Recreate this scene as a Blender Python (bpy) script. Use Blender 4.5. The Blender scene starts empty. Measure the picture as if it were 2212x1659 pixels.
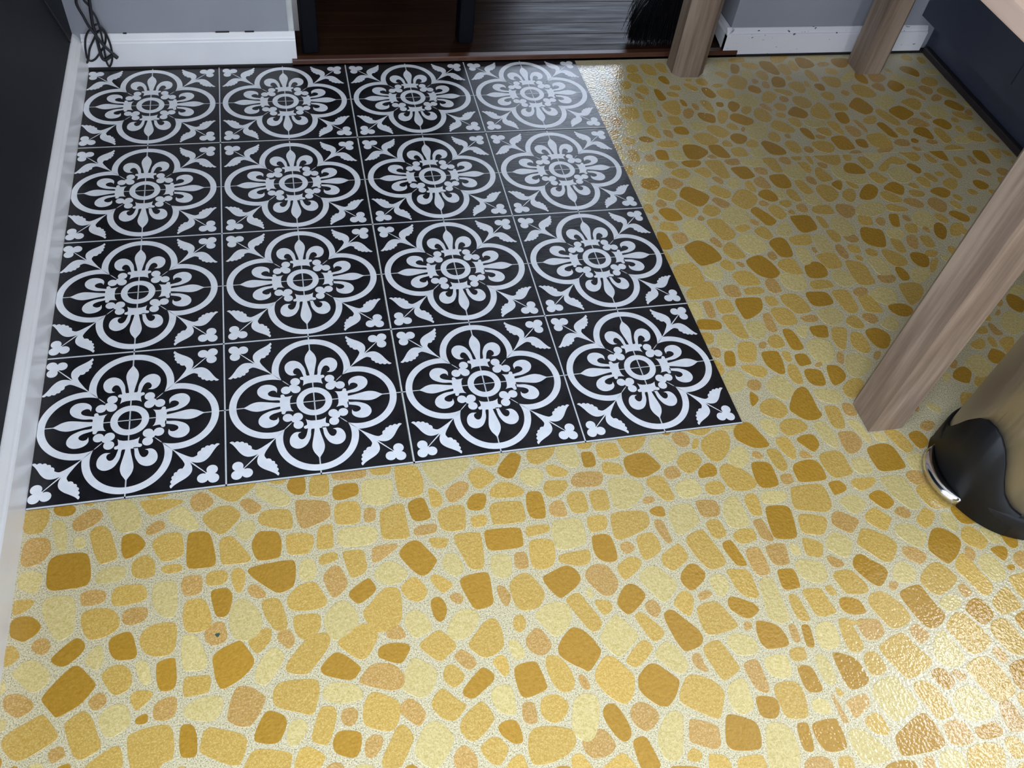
import bpy, bmesh, math, random
from mathutils import Vector, Matrix
random.seed(7)
scene = bpy.context.scene
COL = scene.collection

# ------------------------------------------------------------------ camera
cam_d = bpy.data.cameras.new('camera')
cam = bpy.data.objects.new('camera', cam_d); COL.objects.link(cam)
cam_d.sensor_width = 36.0; cam_d.lens = 30.3689; cam_d.clip_start = 0.02
RX = Vector((0.9716809, -0.2118200, 0.1047305))
RY = Vector((-0.1012933, -0.7738121, -0.6252635))
RZ = Vector((0.2134850, 0.5969481, -0.7733545))
CAMP = Vector((0.4732859, -0.8120020, 1.2410521))
m = Matrix.Identity(4)
for i in range(3):
    m[i][0] = RX[i]; m[i][1] = -RY[i]; m[i][2] = -RZ[i]; m[i][3] = CAMP[i]
cam.matrix_world = m
scene.camera = cam

# ------------------------------------------------------------------ world, light, exposure
w = bpy.data.worlds.new('world'); scene.world = w; w.use_nodes = True
bg = w.node_tree.nodes['Background']
bg.inputs['Color'].default_value = (0.75, 0.85, 1.0, 1); bg.inputs['Strength'].default_value = 1.2
scene.view_settings.view_transform = 'Standard'; scene.view_settings.look = 'None'
scene.view_settings.exposure = -0.43; scene.view_settings.gamma = 1.0
scene.view_settings.use_curve_mapping = False
scene.cycles.use_denoising = True
scene.cycles.max_bounces = 8
scene.cycles.sample_clamp_indirect = 6.0

def area(name, loc, target, sx, sy, power, color):
    d = bpy.data.lights.new(name, 'AREA'); d.shape = 'RECTANGLE'; d.size = sx; d.size_y = sy
    d.energy = power; d.color = color
    o = bpy.data.objects.new(name, d); COL.objects.link(o)
    o.location = loc
    o.rotation_euler = (Vector(target) - Vector(loc)).to_track_quat('-Z', 'Y').to_euler()
    return o
# daylight entering by the kitchen window over the counter, the left window and the next room's window; the rear light is added fill
area('window_light_right', (2.93, -0.14, 1.87), (1.2, -0.14, 1.80), 0.95, 0.56, 33, (0.93, 0.96, 1.0))
area('window_light_left', (-0.0, -1.22, 1.12), (2.0, -0.5, 0.6), 1.3, 1.9, 86, (0.74, 0.84, 1.0))
area('fill_light_rear', (1.55, -3.70, 1.12), (1.7, 0.0, 0.6), 1.6, 1.9, 72, (0.76, 0.86, 1.0))  # added fill from behind the camera, reaches the floor under the table
area('window_light_far', (2.35, 4.16, 1.55), (2.2, 1.0, 1.3), 0.95, 1.25, 44, (0.70, 0.81, 1.0))

# ------------------------------------------------------------------ helpers
def linear(h):
    c = [int(h[i:i+2], 16)/255 for i in (0, 2, 4)]
    return tuple(x/12.92 if x <= .04045 else ((x+.055)/1.055)**2.4 for x in c)
def material(name, color, rough=0.5, metal=0.0, spec=0.5):
    mt = bpy.data.materials.new(name); mt.use_nodes = True
    b = mt.node_tree.nodes['Principled BSDF']
    c = linear(color) if isinstance(color, str) else color
    b.inputs['Base Color'].default_value = (*c, 1)
    b.inputs['Roughness'].default_value = rough; b.inputs['Metallic'].default_value = metal
    b.inputs['Specular IOR Level'].default_value = spec
    mt.diffuse_color = (*c, 1)
    return mt
class NT:
    def __init__(s, mt): s.t = mt.node_tree; s.b = s.t.nodes['Principled BSDF']
    def n(s, k, **kw):
        x = s.t.nodes.new(k)
        for a, v in kw.items():
            if a in x.inputs.keys(): x.inputs[a].default_value = v
            else: setattr(x, a, v)
        return x
    def l(s, a, b): s.t.links.new(a, b)
    def coord(s, scale=(1, 1, 1)):
        c = s.n('ShaderNodeTexCoord'); mp = s.n('ShaderNodeMapping'); mp.inputs['Scale'].default_value = scale
        s.l(c.outputs['Object'], mp.inputs['Vector']); return mp.outputs['Vector']
    def noise(s, vec, scale, detail=2.0, rough=0.5):
        x = s.n('ShaderNodeTexNoise', Scale=scale, Detail=detail, Roughness=rough); s.l(vec, x.inputs['Vector']); return x.outputs['Fac']
    def ramp(s, fac, stops):
        r = s.n('ShaderNodeValToRGB'); e = r.color_ramp.elements
        while len(e) < len(stops): e.new(0.5)
        for i, (p, c) in enumerate(stops): e[i].position = p; e[i].color = (*c, 1)
        s.l(fac, r.inputs['Fac']); return r.outputs['Color']
    def mix(s, fac, a, b, mode='MIX'):
        x = s.n('ShaderNodeMix', data_type='RGBA', blend_type=mode)
        for sock, v in ((x.inputs[0], fac), (x.inputs[6], a), (x.inputs[7], b)):
            if hasattr(v, 'is_output'): s.l(v, sock)
            elif isinstance(v, (int, float)): sock.default_value = v
            else: sock.default_value = (*v, 1)
        return x.outputs[2]
    def bump(s, h, strength, dist, prev=None):
        x = s.n('ShaderNodeBump', Strength=strength, Distance=dist); s.l(h, x.inputs['Height'])
        if prev: s.l(prev, x.inputs['Normal'])
        return x.outputs['Normal']
    def color(s, c): s.l(c, s.b.inputs['Base Color'])
    def normal(s, c): s.l(c, s.b.inputs['Normal'])
    def rough(s, c): s.l(c, s.b.inputs['Roughness'])

def obj(name, bm, mat, parent=None, smooth=False):
    me = bpy.data.meshes.new(name); bmesh.ops.recalc_face_normals(bm, faces=bm.faces[:])
    bm.to_mesh(me); bm.free()
    for mt in (mat if isinstance(mat, (list, tuple)) else [mat]): me.materials.append(mt)
    if smooth:
        for p in me.polygons: p.use_smooth = True
    o = bpy.data.objects.new(name, me); COL.objects.link(o)
    if parent: o.parent = parent
    return o
def thing(name, label, cat, loc=(0, 0, 0), rz=0, group=None):
    o = bpy.data.objects.new(name, None); COL.objects.link(o); o.location = loc; o.rotation_euler = (0, 0, rz)
    o.empty_display_size = 0.05
    tag(o, label, cat, group); return o
def tag(o, label, cat, group=None):
    o['label'] = label; o['category'] = cat
    if group: o['group'] = group
    return o
def struct(o): o['kind'] = 'structure'; return o
def box(bm, x0, x1, y0, y1, z0, z1, bevel=0.0, seg=2):
    r = bmesh.ops.create_cube(bm, size=1.0)
    vs = r['verts']
    for v in vs: v.co = Vector(((x0+x1)/2+v.co.x*(x1-x0), (y0+y1)/2+v.co.y*(y1-y0), (z0+z1)/2+v.co.z*(z1-z0)))
    if bevel:
        es = list({e for v in vs for e in v.link_edges})
        bmesh.ops.bevel(bm, geom=es, offset=bevel, segments=seg, affect='EDGES', profile=0.5)
    return bm
def bx(*a, **k): return box(bmesh.new(), *a, **k)
def prism(bm, pts, axis, a, b):
    """extrude a closed 2D profile along an axis from a to b; pts are the two other coordinates in xyz order"""
    def P(p, t):
        return {'x': (t, p[0], p[1]), 'y': (p[0], t, p[1]), 'z': (p[0], p[1], t)}[axis]
    A = [bm.verts.new(P(p, a)) for p in pts]; B = [bm.verts.new(P(p, b)) for p in pts]
    bm.faces.new(A[::-1]); bm.faces.new(B)
    n = len(pts)
    for i in range(n): bm.faces.new((A[i], A[(i+1) % n], B[(i+1) % n], B[i]))
    return bm
def catmull(pts, n=8):
    P = [Vector(p) for p in pts]; out = []
    Q = [P[0]*2-P[1]] + P + [P[-1]*2-P[-2]]
    for i in range(1, len(Q)-2):
        a, b, c, d = Q[i-1:i+3]
        for k in range(n):
            t = k/n
            out.append(.5*((2*b)+(c-a)*t+(2*a-5*b+4*c-d)*t*t+(3*b-a-3*c+d)*t**3))
    out.append(P[-1]); return out
def tube(bm, pts, r, sides=8, caps=True):
    rings = []; up = Vector((0.13, 0.31, 0.94)).normalized()
    rr = r if hasattr(r, '__len__') else [r]*len(pts)
    for i, p in enumerate(pts):
        t = (Vector(pts[min(i+1, len(pts)-1)])-Vector(pts[max(i-1, 0)])).normalized()
        x = t.cross(up)
        if x.length < .05: x = t.cross(Vector((1, 0, 0)))
        x.normalize(); y = t.cross(x)
        rings.append([bm.verts.new(Vector(p)+(x*math.cos(2*math.pi*k/sides)+y*math.sin(2*math.pi*k/sides))*rr[i]) for k in range(sides)])
    for a, b in zip(rings, rings[1:]):
        for k in range(sides): bm.faces.new((a[k], a[(k+1) % sides], b[(k+1) % sides], b[k]))
    if caps: bm.faces.new(rings[0][::-1]); bm.faces.new(rings[-1])
    return bm

# ------------------------------------------------------------------ materials
def vinyl_relief(s, vec, k=1.0):
    h1 = s.noise(vec, 250, 1.0, 0.5)
    v = s.n('ShaderNodeTexVoronoi', Scale=210.0); v.feature = 'SMOOTH_F1'; s.l(vec, v.inputs['Vector'])
    m1 = s.n('ShaderNodeMath', operation='ADD'); s.l(h1, m1.inputs[0]); s.l(v.outputs['Distance'], m1.inputs[1])
    s.normal(s.bump(m1.outputs[0], 0.5*k, 0.0010))
def vinyl(name, base, dark, light, fleck, amount, rough=0.13):
    mt = material(name, base, rough, 0.0, 0.6); s = NT(mt); vec = s.coord()
    big = s.noise(vec, 160, 4, 0.7); fine = s.noise(vec, 430, 3, 0.7)
    c = s.ramp(big, [(0.3, linear(dark)), (0.52, linear(base)), (0.72, linear(light))])
    f = s.ramp(fine, [(0.50, (0, 0, 0)), (0.60, (1, 1, 1))])
    fm = s.n('ShaderNodeMath', operation='MULTIPLY'); s.l(f, fm.inputs[0]); fm.inputs[1].default_value = amount
    c = s.mix(fm.outputs[0], c, linear(fleck))
    g = s.n('ShaderNodeNewGeometry')
    mr = s.n('ShaderNodeMapRange'); s.l(g.outputs['Random Per Island'], mr.inputs['Value'])
    mr.inputs['To Min'].default_value = 0.94; mr.inputs['To Max'].default_value = 1.07
    hs = s.n('ShaderNodeHueSaturation'); s.l(c, hs.inputs['Color']); s.l(mr.outputs['Result'], hs.inputs['Value'])
    s.color(hs.outputs['Color']); vinyl_relief(s, vec); return mt
M = {}
M['D'] = vinyl('stone_ochre', 'B4882F', 'A97E28', 'BD9138', 'C69E45', 0.25)
M['G'] = vinyl('stone_gold', 'C8A250', 'BC9642', 'D0AE5E', 'E2C87E', 0.6)
M['P'] = vinyl('stone_tan', 'BF9650', 'B18842', 'C8A05A', 'DEBE86', 0.7)
M['Y'] = vinyl('stone_straw', 'DCC88A', 'C8B36C', 'E4D298', 'B9A460', 0.65)
mt = material('vinyl_ground', 'CBBFA0', 0.17, 0.0, 0.6); s = NT(mt); vec = s.coord()
f = s.noise(vec, 520, 2, 0.7)
c = s.ramp(f, [(0.33, linear('7C7254')), (0.42, linear('BBAE86')), (0.54, linear('D8CCA6')), (0.70, linear('E6DDC2'))])
s.color(c); vinyl_relief(s, vec); M['ground'] = mt

mt = material('tile_black', '17171B', 0.3, 0.0, 0.55); s = NT(mt); vec = s.coord()
n1 = s.noise(vec, 22, 4, 0.6)
s.color(s.ramp(n1, [(0.35, linear('131316')), (0.62, linear('1B1B20')), (0.75, linear('2C2C34'))]))
wv = s.noise(s.coord((14, 60, 1)), 3.0, 3, 0.6)
s.normal(s.bump(wv, 0.12, 0.002)); s.rough(s.ramp(n1, [(0.3, (0.26,)*3), (0.8, (0.4,)*3)])); M['tile'] = mt
mt = material('tile_white', 'F0F3F8', 0.32); s = NT(mt); vec = s.coord()
s.color(s.ramp(s.noise(vec, 60, 3), [(0.3, linear('E8ECF2')), (0.7, linear('F4F6FA'))])); M['print'] = mt
M['grout_print'] = material('tile_line', 'D4D9DE', 0.35)

mt = material('trim_white', 'E8E7E8', 0.28); s = NT(mt); vec = s.coord()
s.color(s.ramp(s.noise(vec, 9, 4), [(0.3, linear('E4E3E4')), (0.7, linear('ECEBEC'))]))
s.normal(s.bump(s.noise(s.coord((1, 1, 3)), 18, 2), 0.12, 0.004)); M['trim'] = mt
mt = material('trim_scuffed', 'DEDCDC', 0.4); s = NT(mt); vec = s.coord((1, 1, 2.2))
sc = s.noise(vec, 62, 2, 0.55)
s.color(s.mix(s.ramp(sc, [(0.685, (0, 0, 0)), (0.71, (1, 1, 1))]), linear('E4E2E4'), linear('4A4850'))); M['scuffed'] = mt
def paint(name, col, rough, var=0.05):
    mt = material(name, col, rough); s = NT(mt); vec = s.coord(); c = linear(col)
    s.color(s.ramp(s.noise(vec, 6, 4), [(0.3, tuple(x*(1-var) for x in c)), (0.7, tuple(x*(1+var) for x in c))]))
    s.normal(s.bump(s.noise(vec, 260, 2), 0.08, 0.001)); return mt
M['grey'] = paint('wall_grey', '94959C', 0.6)
M['black_wall'] = paint('wall_black', '121419', 0.55, 0.15)
M['black_wall'].node_tree.nodes['Principled BSDF'].inputs['Specular IOR Level'].default_value = 0.15
M['navy'] = paint('cabinet_paint', '3A4050', 0.42, 0.1)
M['dark_room'] = paint('room_brown', '4A423E', 0.7)
M['ceiling'] = paint('ceiling_white', 'E6E6E4', 0.8)
M['plaster'] = paint('rough_plaster', 'BFC0BD', 0.8, 0.2)
def wood(name, stops, scale, rough, axis='z', bump=0.15):
    mt = material(name, stops[1][1], rough); s = NT(mt)
    k = {'z': (1, 1, 0.06), 'y': (1, 0.05, 1), 'x': (0.05, 1, 1)}[axis]
    vec = s.coord(k); n1 = s.noise(vec, scale, 5, 0.62); n2 = s.noise(s.coord(tuple(q*0.5 for q in k)), scale*0.35, 2)
    a = s.n('ShaderNodeMath', operation='ADD'); s.l(n1, a.inputs[0]); s.l(n2, a.inputs[1])
    h = s.n('ShaderNodeMath', operation='MULTIPLY'); s.l(a.outputs[0], h.inputs[0]); h.inputs[1].default_value = 0.5
    s.color(s.ramp(h.outputs[0], [(p, linear(c)) for p, c in stops])); s.normal(s.bump(n1, bump, 0.001)); return mt
M['leg_wood'] = wood('acacia_leg', [(0.30, '57473D'), (0.46, '7E6A5A'), (0.56, '968270'), (0.70, 'A6907A')], 60, 0.5)
M['top_wood'] = wood('acacia_top', [(0.30, 'A88C7C'), (0.48, 'CDB09C'), (0.6, 'D6BBA8'), (0.74, 'BFA08C')], 22, 0.45, 'y')
M['floor_wood'] = wood('dark_oak', [(0.30, '1C110C'), (0.5, '2A1A12'), (0.7, '39251A')], 45, 0.2, 'x', 0.4)
s = NT(M['floor_wood']); sp = s.ramp(s.noise(s.coord((1.5, 22, 1)), 3.0, 4, 0.65), [(0.36, (0.014,)*3), (0.58, (0.030,)*3), (0.72, (0.065,)*3)])
s.l(sp, s.b.inputs['Specular IOR Level'])
M['sill_wood'] = wood('threshold_wood', [(0.30, '3A2018'), (0.5, '4E2E20'), (0.7, '5E3A28')], 50, 0.35, 'x')
M['shoe'] = material('shoe_paint', '2A2528', 0.4)
M['dark_wood'] = material('dark_gap', '1A1412', 0.7)
M['black_paint'] = paint('black_lacquer', '080A10', 0.6, 0.1)
M['black_paint'].node_tree.nodes['Principled BSDF'].inputs['Specular IOR Level'].default_value = 0.12
M['cord'] = material('cord_black', '1B1B20', 0.45)
M['bristle'] = material('bristle_black', '101014', 0.4)
M['plastic'] = material('bin_plastic', '111114', 0.5, 0.0, 0.3)
M['plastic_panel'] = material('bin_panel', '0B0C10', 0.5, 0.0, 0.3)
mt = material('brushed_steel', 'CFC8BC', 0.36, 1.0); s = NT(mt)
nz = s.noise(s.coord((1, 1, 0.02)), 420, 2); s.rough(s.ramp(nz, [(0.3, (0.34,)*3), (0.7, (0.42,)*3)])); M['steel'] = mt
M['chrome'] = material('chrome', 'D8D8DA', 0.12, 1.0)
M['glass'] = material('pane_glass', (0.9, 0.95, 1.0), 0.02)
M['glass'].node_tree.nodes['Principled BSDF'].inputs['Transmission Weight'].default_value = 1.0

# outlines of the stones of the floor, in millimetres: kind, x, y, x, y ...
STONES = (
'D1286,434,1292,416,1301,413,1326,419,1345,426,1351,434,1347,457,1337,476,1325,488,1313,492,1290,483,1275,473;G1223,374,1232,357,1262,353,1287,367,1287,393,1281,421,1271,429,1249,42'
'2,1229,412;D1931,967,1942,952,1955,934,1967,930,1988,939,2001,959,1995,984,1983,1007,1970,1007,1946,987;G1913,799,1924,786,1945,784,1966,789,1978,805,1975,831,1966,848,1938,847,191'
'2,835;G1278,-456,1285,-473,1294,-493,1300,-501,1320,-496,1341,-489,1353,-481,1347,-471,1337,-453,1331,-436,1323,-430,1304,-435,1285,-442,1278,-445;Y1618,991,1632,977,1653,979,1675,'
'994,1686,1019,1670,1039,1648,1047,1614,1023;D1410,375,1430,360,1446,359,1464,370,1466,382,1458,410,1446,429,1437,432,1414,425,1399,413;Y1401,554,1406,539,1424,532,1449,535,1470,552'
',1469,567,1460,587,1443,599,1419,591,1400,568;Y1411,450,1422,436,1443,438,1468,449,1472,467,1459,491,1444,507,1421,500,1404,483;Y1591,859,1603,840,1624,845,1645,867,1658,896,1650,9'
'15,1620,910,1594,894;G1251,-167,1247,-187,1252,-192,1272,-198,1297,-204,1307,-202,1317,-192,1319,-177,1319,-158,1314,-149,1287,-147,1263,-148,1257,-150;G1979,1036,1987,1014,2011,10'
'05,2033,1007,2047,1025,2034,1059,2012,1071,1985,1065;G1447,613,1454,600,1466,584,1480,586,1500,599,1515,618,1514,633,1504,652,1487,656,1471,649,1449,623;D1713,469,1711,450,1721,436'
',1740,428,1754,427,1763,439,1773,466,1775,485,1758,490,1734,499,1722,490;Y1740,541,1761,532,1791,533,1818,547,1827,574,1804,586,1770,579,1743,561;D1329,639,1340,623,1355,606,1369,6'
'05,1386,619,1400,638,1387,654,1368,671,1353,677,1339,668,1326,646;G1630,370,1628,329,1636,317,1657,315,1675,321,1674,347,1677,371,1670,384,1648,395,1633,393;Y2143,1073,2155,1049,21'
'83,1048,2201,1062,2194,1085,2169,1102,2160,1122,2121,1104;D1330,12,1336,5,1348,-10,1366,-14,1381,-10,1389,-2,1385,9,1387,38,1385,62,1375,65,1360,58,1345,42,1331,21;Y1040,-550,1033,'
'-574,1030,-596,1037,-605,1055,-603,1072,-591,1082,-573,1085,-556,1084,-538,1074,-527,1058,-523,1048,-527;Y2020,969,2032,947,2053,960,2086,987,2088,1016,2055,1017,2013,991;Y626,-13,'
'629,-25,642,-51,649,-55,665,-47,689,-32,702,-22,706,-11,700,1,673,5,640,0,627,-4;D49,-139,57,-147,75,-147,101,-148,108,-140,108,-125,104,-100,98,-91,76,-89,57,-90,48,-98,48,-123;D2'
'050,911,2061,896,2092,912,2113,928,2102,946,2089,965,2062,959,2035,940;Y1754,678,1776,662,1804,645,1831,658,1836,679,1812,681,1788,686,1782,705,1783,727,1751,715;Y1297,512,1308,497'
',1331,495,1349,497,1354,520,1349,544,1335,560,1315,562,1295,544;Y1899,659,1917,643,1945,648,1966,676,1958,699,1931,708,1899,689;G1806,948,1805,933,1817,920,1840,915,1858,923,1861,9'
'42,1861,977,1854,994,1838,985,1817,967;D1437,-105,1438,-126,1441,-141,1467,-142,1489,-141,1496,-136,1496,-122,1494,-101,1489,-88,1472,-83,1451,-86,1439,-91;G1405,-514,1410,-532,141'
'7,-550,1423,-556,1431,-558,1447,-555,1461,-549,1464,-542,1462,-533,1459,-516,1453,-502,1449,-494,1441,-490,1427,-490,1411,-496,1401,-502;Y1654,503,1658,483,1675,469,1704,479,1713,4'
'97,1707,524,1687,542,1661,528;G1624,1078,1643,1063,1661,1063,1678,1085,1688,1108,1676,1125,1658,1133,1641,1120,1622,1094;D1358,-384,1365,-413,1374,-430,1385,-432,1401,-427,1412,-41'
'8,1415,-412,1409,-399,1404,-381,1401,-364,1397,-359,1381,-360,1364,-364,1356,-369;G501,-269,512,-288,520,-291,535,-289,553,-279,556,-256,557,-228,544,-222,530,-224,509,-246,498,-25'
'4;Y932,-111,932,-130,935,-141,944,-144,961,-143,976,-133,990,-120,994,-103,984,-92,963,-82,943,-82,934,-89;G936,-471,945,-479,961,-490,975,-500,985,-503,997,-484,1005,-469,1002,-46'
'0,992,-447,977,-439,965,-435,955,-438,945,-450,937,-461;G1365,514,1373,490,1384,485,1400,490,1412,503,1413,515,1404,534,1401,554,1386,560,1369,559,1356,548;D1232,-597,1236,-603,126'
'0,-604,1294,-604,1304,-600,1308,-594,1306,-579,1303,-561,1298,-553,1289,-553,1269,-560,1248,-570,1236,-575;G1407,-442,1411,-454,1416,-469,1422,-479,1429,-483,1444,-481,1461,-474,14'
'68,-469,1467,-457,1461,-443,1453,-428,1448,-419,1441,-415,1430,-417,1415,-426,1406,-435;Y1870,496,1882,481,1903,473,1930,503,1931,530,1909,546,1878,528;G177,-413,182,-428,213,-434,'
'216,-421,228,-420,231,-416,232,-399,229,-379,222,-372,198,-372,179,-376,172,-381;Y1894,163,1901,146,1915,136,1947,152,1962,175,1956,192,1944,206,1914,193;D1395,809,1395,787,1402,77'
'6,1419,774,1442,786,1459,802,1453,816,1437,832,1412,836,1399,831;Y1432,154,1433,134,1442,118,1462,116,1480,128,1490,157,1483,178,1459,181,1439,173;Y1234,-521,1237,-538,1245,-553,12'
'56,-555,1280,-546,1296,-537,1293,-523,1284,-510,1282,-496,1273,-492,1250,-495,1232,-506;Y2157,925,2164,904,2187,896,2213,915,2211,944,2195,966,2155,947;D1569,505,1577,491,1598,496,'
'1620,503,1620,539,1614,552,1581,552,1566,550;D1449,-302,1458,-318,1467,-330,1474,-331,1492,-322,1508,-308,1518,-292,1505,-275,1492,-266,1481,-266,1473,-270,1458,-286;Y1458,348,1459'
',331,1475,318,1500,315,1514,336,1514,364,1501,375,1478,374,1458,365;D776,-369,781,-378,794,-389,806,-397,811,-402,817,-400,825,-393,836,-382,840,-374,837,-368,832,-355,823,-342,812'
',-334,803,-334,788,-346,778,-358;G1329,-269,1329,-276,1342,-289,1353,-305,1363,-311,1371,-311,1382,-304,1397,-285,1396,-280,1390,-268,1373,-256,1360,-247,1347,-247,1339,-256;Y1436,'
'-175,1438,-189,1445,-204,1456,-221,1469,-225,1480,-219,1483,-208,1482,-188,1481,-166,1475,-156,1442,-151,1431,-157;D1328,290,1330,269,1331,250,1344,251,1370,264,1384,278,1390,302,1'
'384,308,1342,310,1332,306;G1719,282,1719,257,1722,244,1753,261,1778,288,1773,311,1736,312,1723,307;G820,-419,825,-431,835,-445,846,-455,854,-458,865,-452,873,-439,877,-426,877,-417'
',869,-407,860,-392,851,-386,842,-386,829,-398,822,-407;G1125,-48,1133,-69,1141,-77,1157,-73,1174,-57,1185,-38,1187,-20,1180,-10,1160,-14,1138,-23,1129,-34;Y1488,88,1492,76,1510,71,'
'1547,95,1553,114,1536,131,1513,134,1495,116;G1736,753,1751,737,1766,725,1783,727,1795,741,1801,763,1796,775,1777,780,1750,778,1730,768;D75,-329,81,-337,91,-333,109,-325,125,-306,12'
'7,-299,119,-288,105,-271,97,-268,84,-278,67,-297,62,-304,60,-310;D1189,-207,1187,-229,1188,-238,1207,-243,1222,-243,1229,-239,1232,-225,1238,-195,1236,-183,1217,-179,1200,-178,1194'
',-183;Y813,-182,816,-201,834,-202,859,-199,867,-192,870,-170,868,-154,861,-148,826,-147,817,-157;G1034,-227,1041,-249,1050,-269,1057,-275,1067,-275,1081,-272,1087,-265,1086,-253,10'
'78,-229,1071,-207,1066,-203,1048,-207,1035,-215;G918,-172,916,-190,919,-199,931,-199,955,-192,974,-186,982,-177,984,-161,978,-153,951,-149,928,-149,920,-155;G700,-494,701,-509,704,'
'-516,728,-517,751,-511,760,-505,768,-497,769,-481,755,-474,732,-468,712,-468,704,-479;G1676,621,1681,600,1690,589,1709,597,1727,613,1730,630,1721,652,1698,658,1676,642;D1811,814,18'
'14,788,1828,784,1853,785,1863,793,1860,832,1850,844,1829,843,1811,835;G1438,733,1448,711,1457,697,1472,699,1480,706,1479,736,1479,763,1470,769,1439,769,1432,761;G1297,-381,1302,-39'
'7,1309,-416,1319,-422,1334,-420,1346,-416,1353,-409,1354,-402,1350,-385,1339,-370,1329,-360,1321,-359,1307,-361,1297,-369;D881,-437,882,-447,891,-459,902,-469,910,-472,916,-472,930'
',-461,938,-450,944,-440,938,-432,927,-420,919,-411,909,-408,901,-411,889,-420,884,-426;Y1642,277,1655,259,1682,250,1705,275,1702,304,1672,307,1642,294;G1231,323,1240,316,1291,319,1'
'304,320,1302,342,1298,365,1287,366,1248,351,1233,339;D284,-304,286,-320,291,-332,295,-336,303,-334,321,-325,335,-312,338,-305,337,-297,327,-280,321,-270,314,-271,293,-278,284,-286,'
'282,-291;Y1226,1133,1229,1087,1249,1093,1251,1125,1270,1164,1252,1184,1229,1172;D337,-166,347,-178,363,-193,374,-202,380,-204,394,-200,401,-193,404,-173,404,-156,398,-152,372,-152,'
'343,-154,334,-159;G1279,973,1286,949,1308,948,1325,953,1330,982,1329,1001,1295,1003,1277,1004;G1406,-364,1414,-376,1424,-382,1440,-378,1461,-368,1472,-358,1468,-349,1462,-336,1452,'
'-326,1438,-327,1417,-339,1404,-351;G1491,-209,1498,-227,1509,-231,1525,-230,1548,-229,1546,-214,1542,-193,1527,-179,1501,-179,1487,-187;G577,-56,582,-67,607,-67,618,-62,622,-37,617'
',-15,612,-7,581,-3,577,-9;G1142,-116,1147,-132,1154,-139,1178,-142,1197,-136,1199,-121,1188,-103,1174,-89,1160,-83,1149,-86,1141,-96;G1434,284,1443,266,1450,252,1471,252,1486,256,1'
'487,267,1484,289,1477,303,1467,310,1445,310,1434,303;G363,-370,373,-378,392,-385,409,-393,415,-392,419,-384,425,-364,425,-351,422,-345,395,-341,373,-341,366,-347,363,-355;G1405,978'
',1418,959,1433,958,1445,970,1452,1000,1451,1022,1436,1023,1415,1018,1402,1003;G1444,851,1449,834,1465,827,1490,834,1506,847,1494,865,1481,881,1458,879,1439,869;G541,-129,544,-139,5'
'66,-141,582,-142,585,-134,583,-101,583,-83,579,-77,553,-82,543,-88;D1197,-33,1207,-45,1221,-56,1239,-60,1255,-58,1255,-46,1246,-21,1239,-3,1227,0,1212,-4,1201,-13;D1755,1174,1759,1'
'153,1773,1135,1790,1127,1800,1134,1800,1168,1794,1193,1774,1198,1760,1195;G1337,-107,1341,-128,1347,-141,1366,-141,1382,-138,1389,-133,1387,-120,1388,-100,1384,-89,1370,-85,1351,-8'
'7,1341,-91;Y1626,697,1638,680,1663,678,1679,704,1672,732,1653,739,1621,719;G1557,286,1560,264,1566,241,1583,240,1596,249,1598,287,1595,307,1578,309,1556,306;D974,-68,980,-82,989,-8'
'7,1006,-88,1030,-78,1039,-71,1032,-57,1024,-43,1015,-38,994,-39,976,-45;Y1248,734,1267,717,1301,724,1315,744,1304,764,1276,766,1253,760;D1483,443,1487,422,1503,418,1517,421,1523,43'
'4,1525,462,1522,478,1511,484,1491,479,1477,466;G726,-264,729,-286,738,-293,749,-294,762,-292,771,-284,777,-270,774,-260,764,-239,754,-232,739,-236,726,-247;G1669,886,1686,870,1703,'
'863,1725,868,1730,879,1715,907,1700,921,1689,921,1668,901;Y55,-197,64,-218,74,-227,85,-223,92,-216,92,-192,89,-165,82,-160,65,-157,48,-159,46,-177;G22,-370,31,-381,43,-386,62,-378,'
'83,-367,85,-360,77,-347,67,-333,60,-330,52,-334,21,-348,16,-359;Y1757,52,1763,37,1783,42,1806,57,1806,68,1805,87,1791,97,1768,92,1751,75;G2105,968,2113,949,2126,938,2141,948,2162,9'
'75,2150,998,2125,995,2094,979;G1999,921,2012,892,2026,875,2038,877,2048,890,2037,922,2026,944,2013,955,1997,942;Y1353,-553,1356,-567,1365,-576,1387,-577,1405,-576,1411,-571,1411,-5'
'60,1407,-549,1401,-536,1392,-527,1381,-527,1366,-531,1355,-539;G1008,-364,1011,-377,1017,-381,1036,-380,1059,-378,1066,-371,1060,-359,1051,-338,1046,-330,1027,-329,1013,-334,1009,-'
'340;D245,-135,249,-142,264,-144,282,-144,287,-139,286,-123,281,-93,274,-82,252,-80,246,-84,245,-111;Y845,-359,849,-368,858,-385,865,-389,873,-386,889,-375,900,-367,904,-359,895,-34'
'5,889,-335,880,-324,870,-329,858,-339,847,-352;G1752,789,1769,777,1788,775,1804,792,1805,809,1796,824,1769,826,1746,819;Y937,-280,945,-293,955,-312,961,-316,970,-314,985,-301,993,-'
'291,987,-277,979,-269,970,-256,959,-253,942,-260,934,-272;D1612,817,1614,794,1623,779,1649,777,1663,782,1665,796,1652,820,1635,832,1626,839,1611,828;G1327,-630,1325,-644,1339,-652,'
'1371,-654,1382,-642,1389,-630,1389,-619,1384,-613,1366,-609,1346,-610,1334,-614;Y1589,446,1591,422,1606,414,1625,424,1627,449,1625,474,1613,488,1589,477;Y306,-246,311,-261,321,-270'
',334,-270,347,-264,352,-248,348,-228,337,-213,328,-205,318,-205,310,-214,306,-228;G1779,988,1791,968,1807,967,1823,976,1832,995,1822,1018,1800,1026,1780,1014;D1278,-132,1279,-140,1'
'306,-142,1328,-142,1334,-137,1334,-107,1320,-96,1288,-100,1278,-111;Y1270,897,1279,879,1301,889,1321,906,1325,929,1307,945,1283,937;G1914,1097,1916,1073,1930,1059,1949,1058,1965,10'
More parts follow.
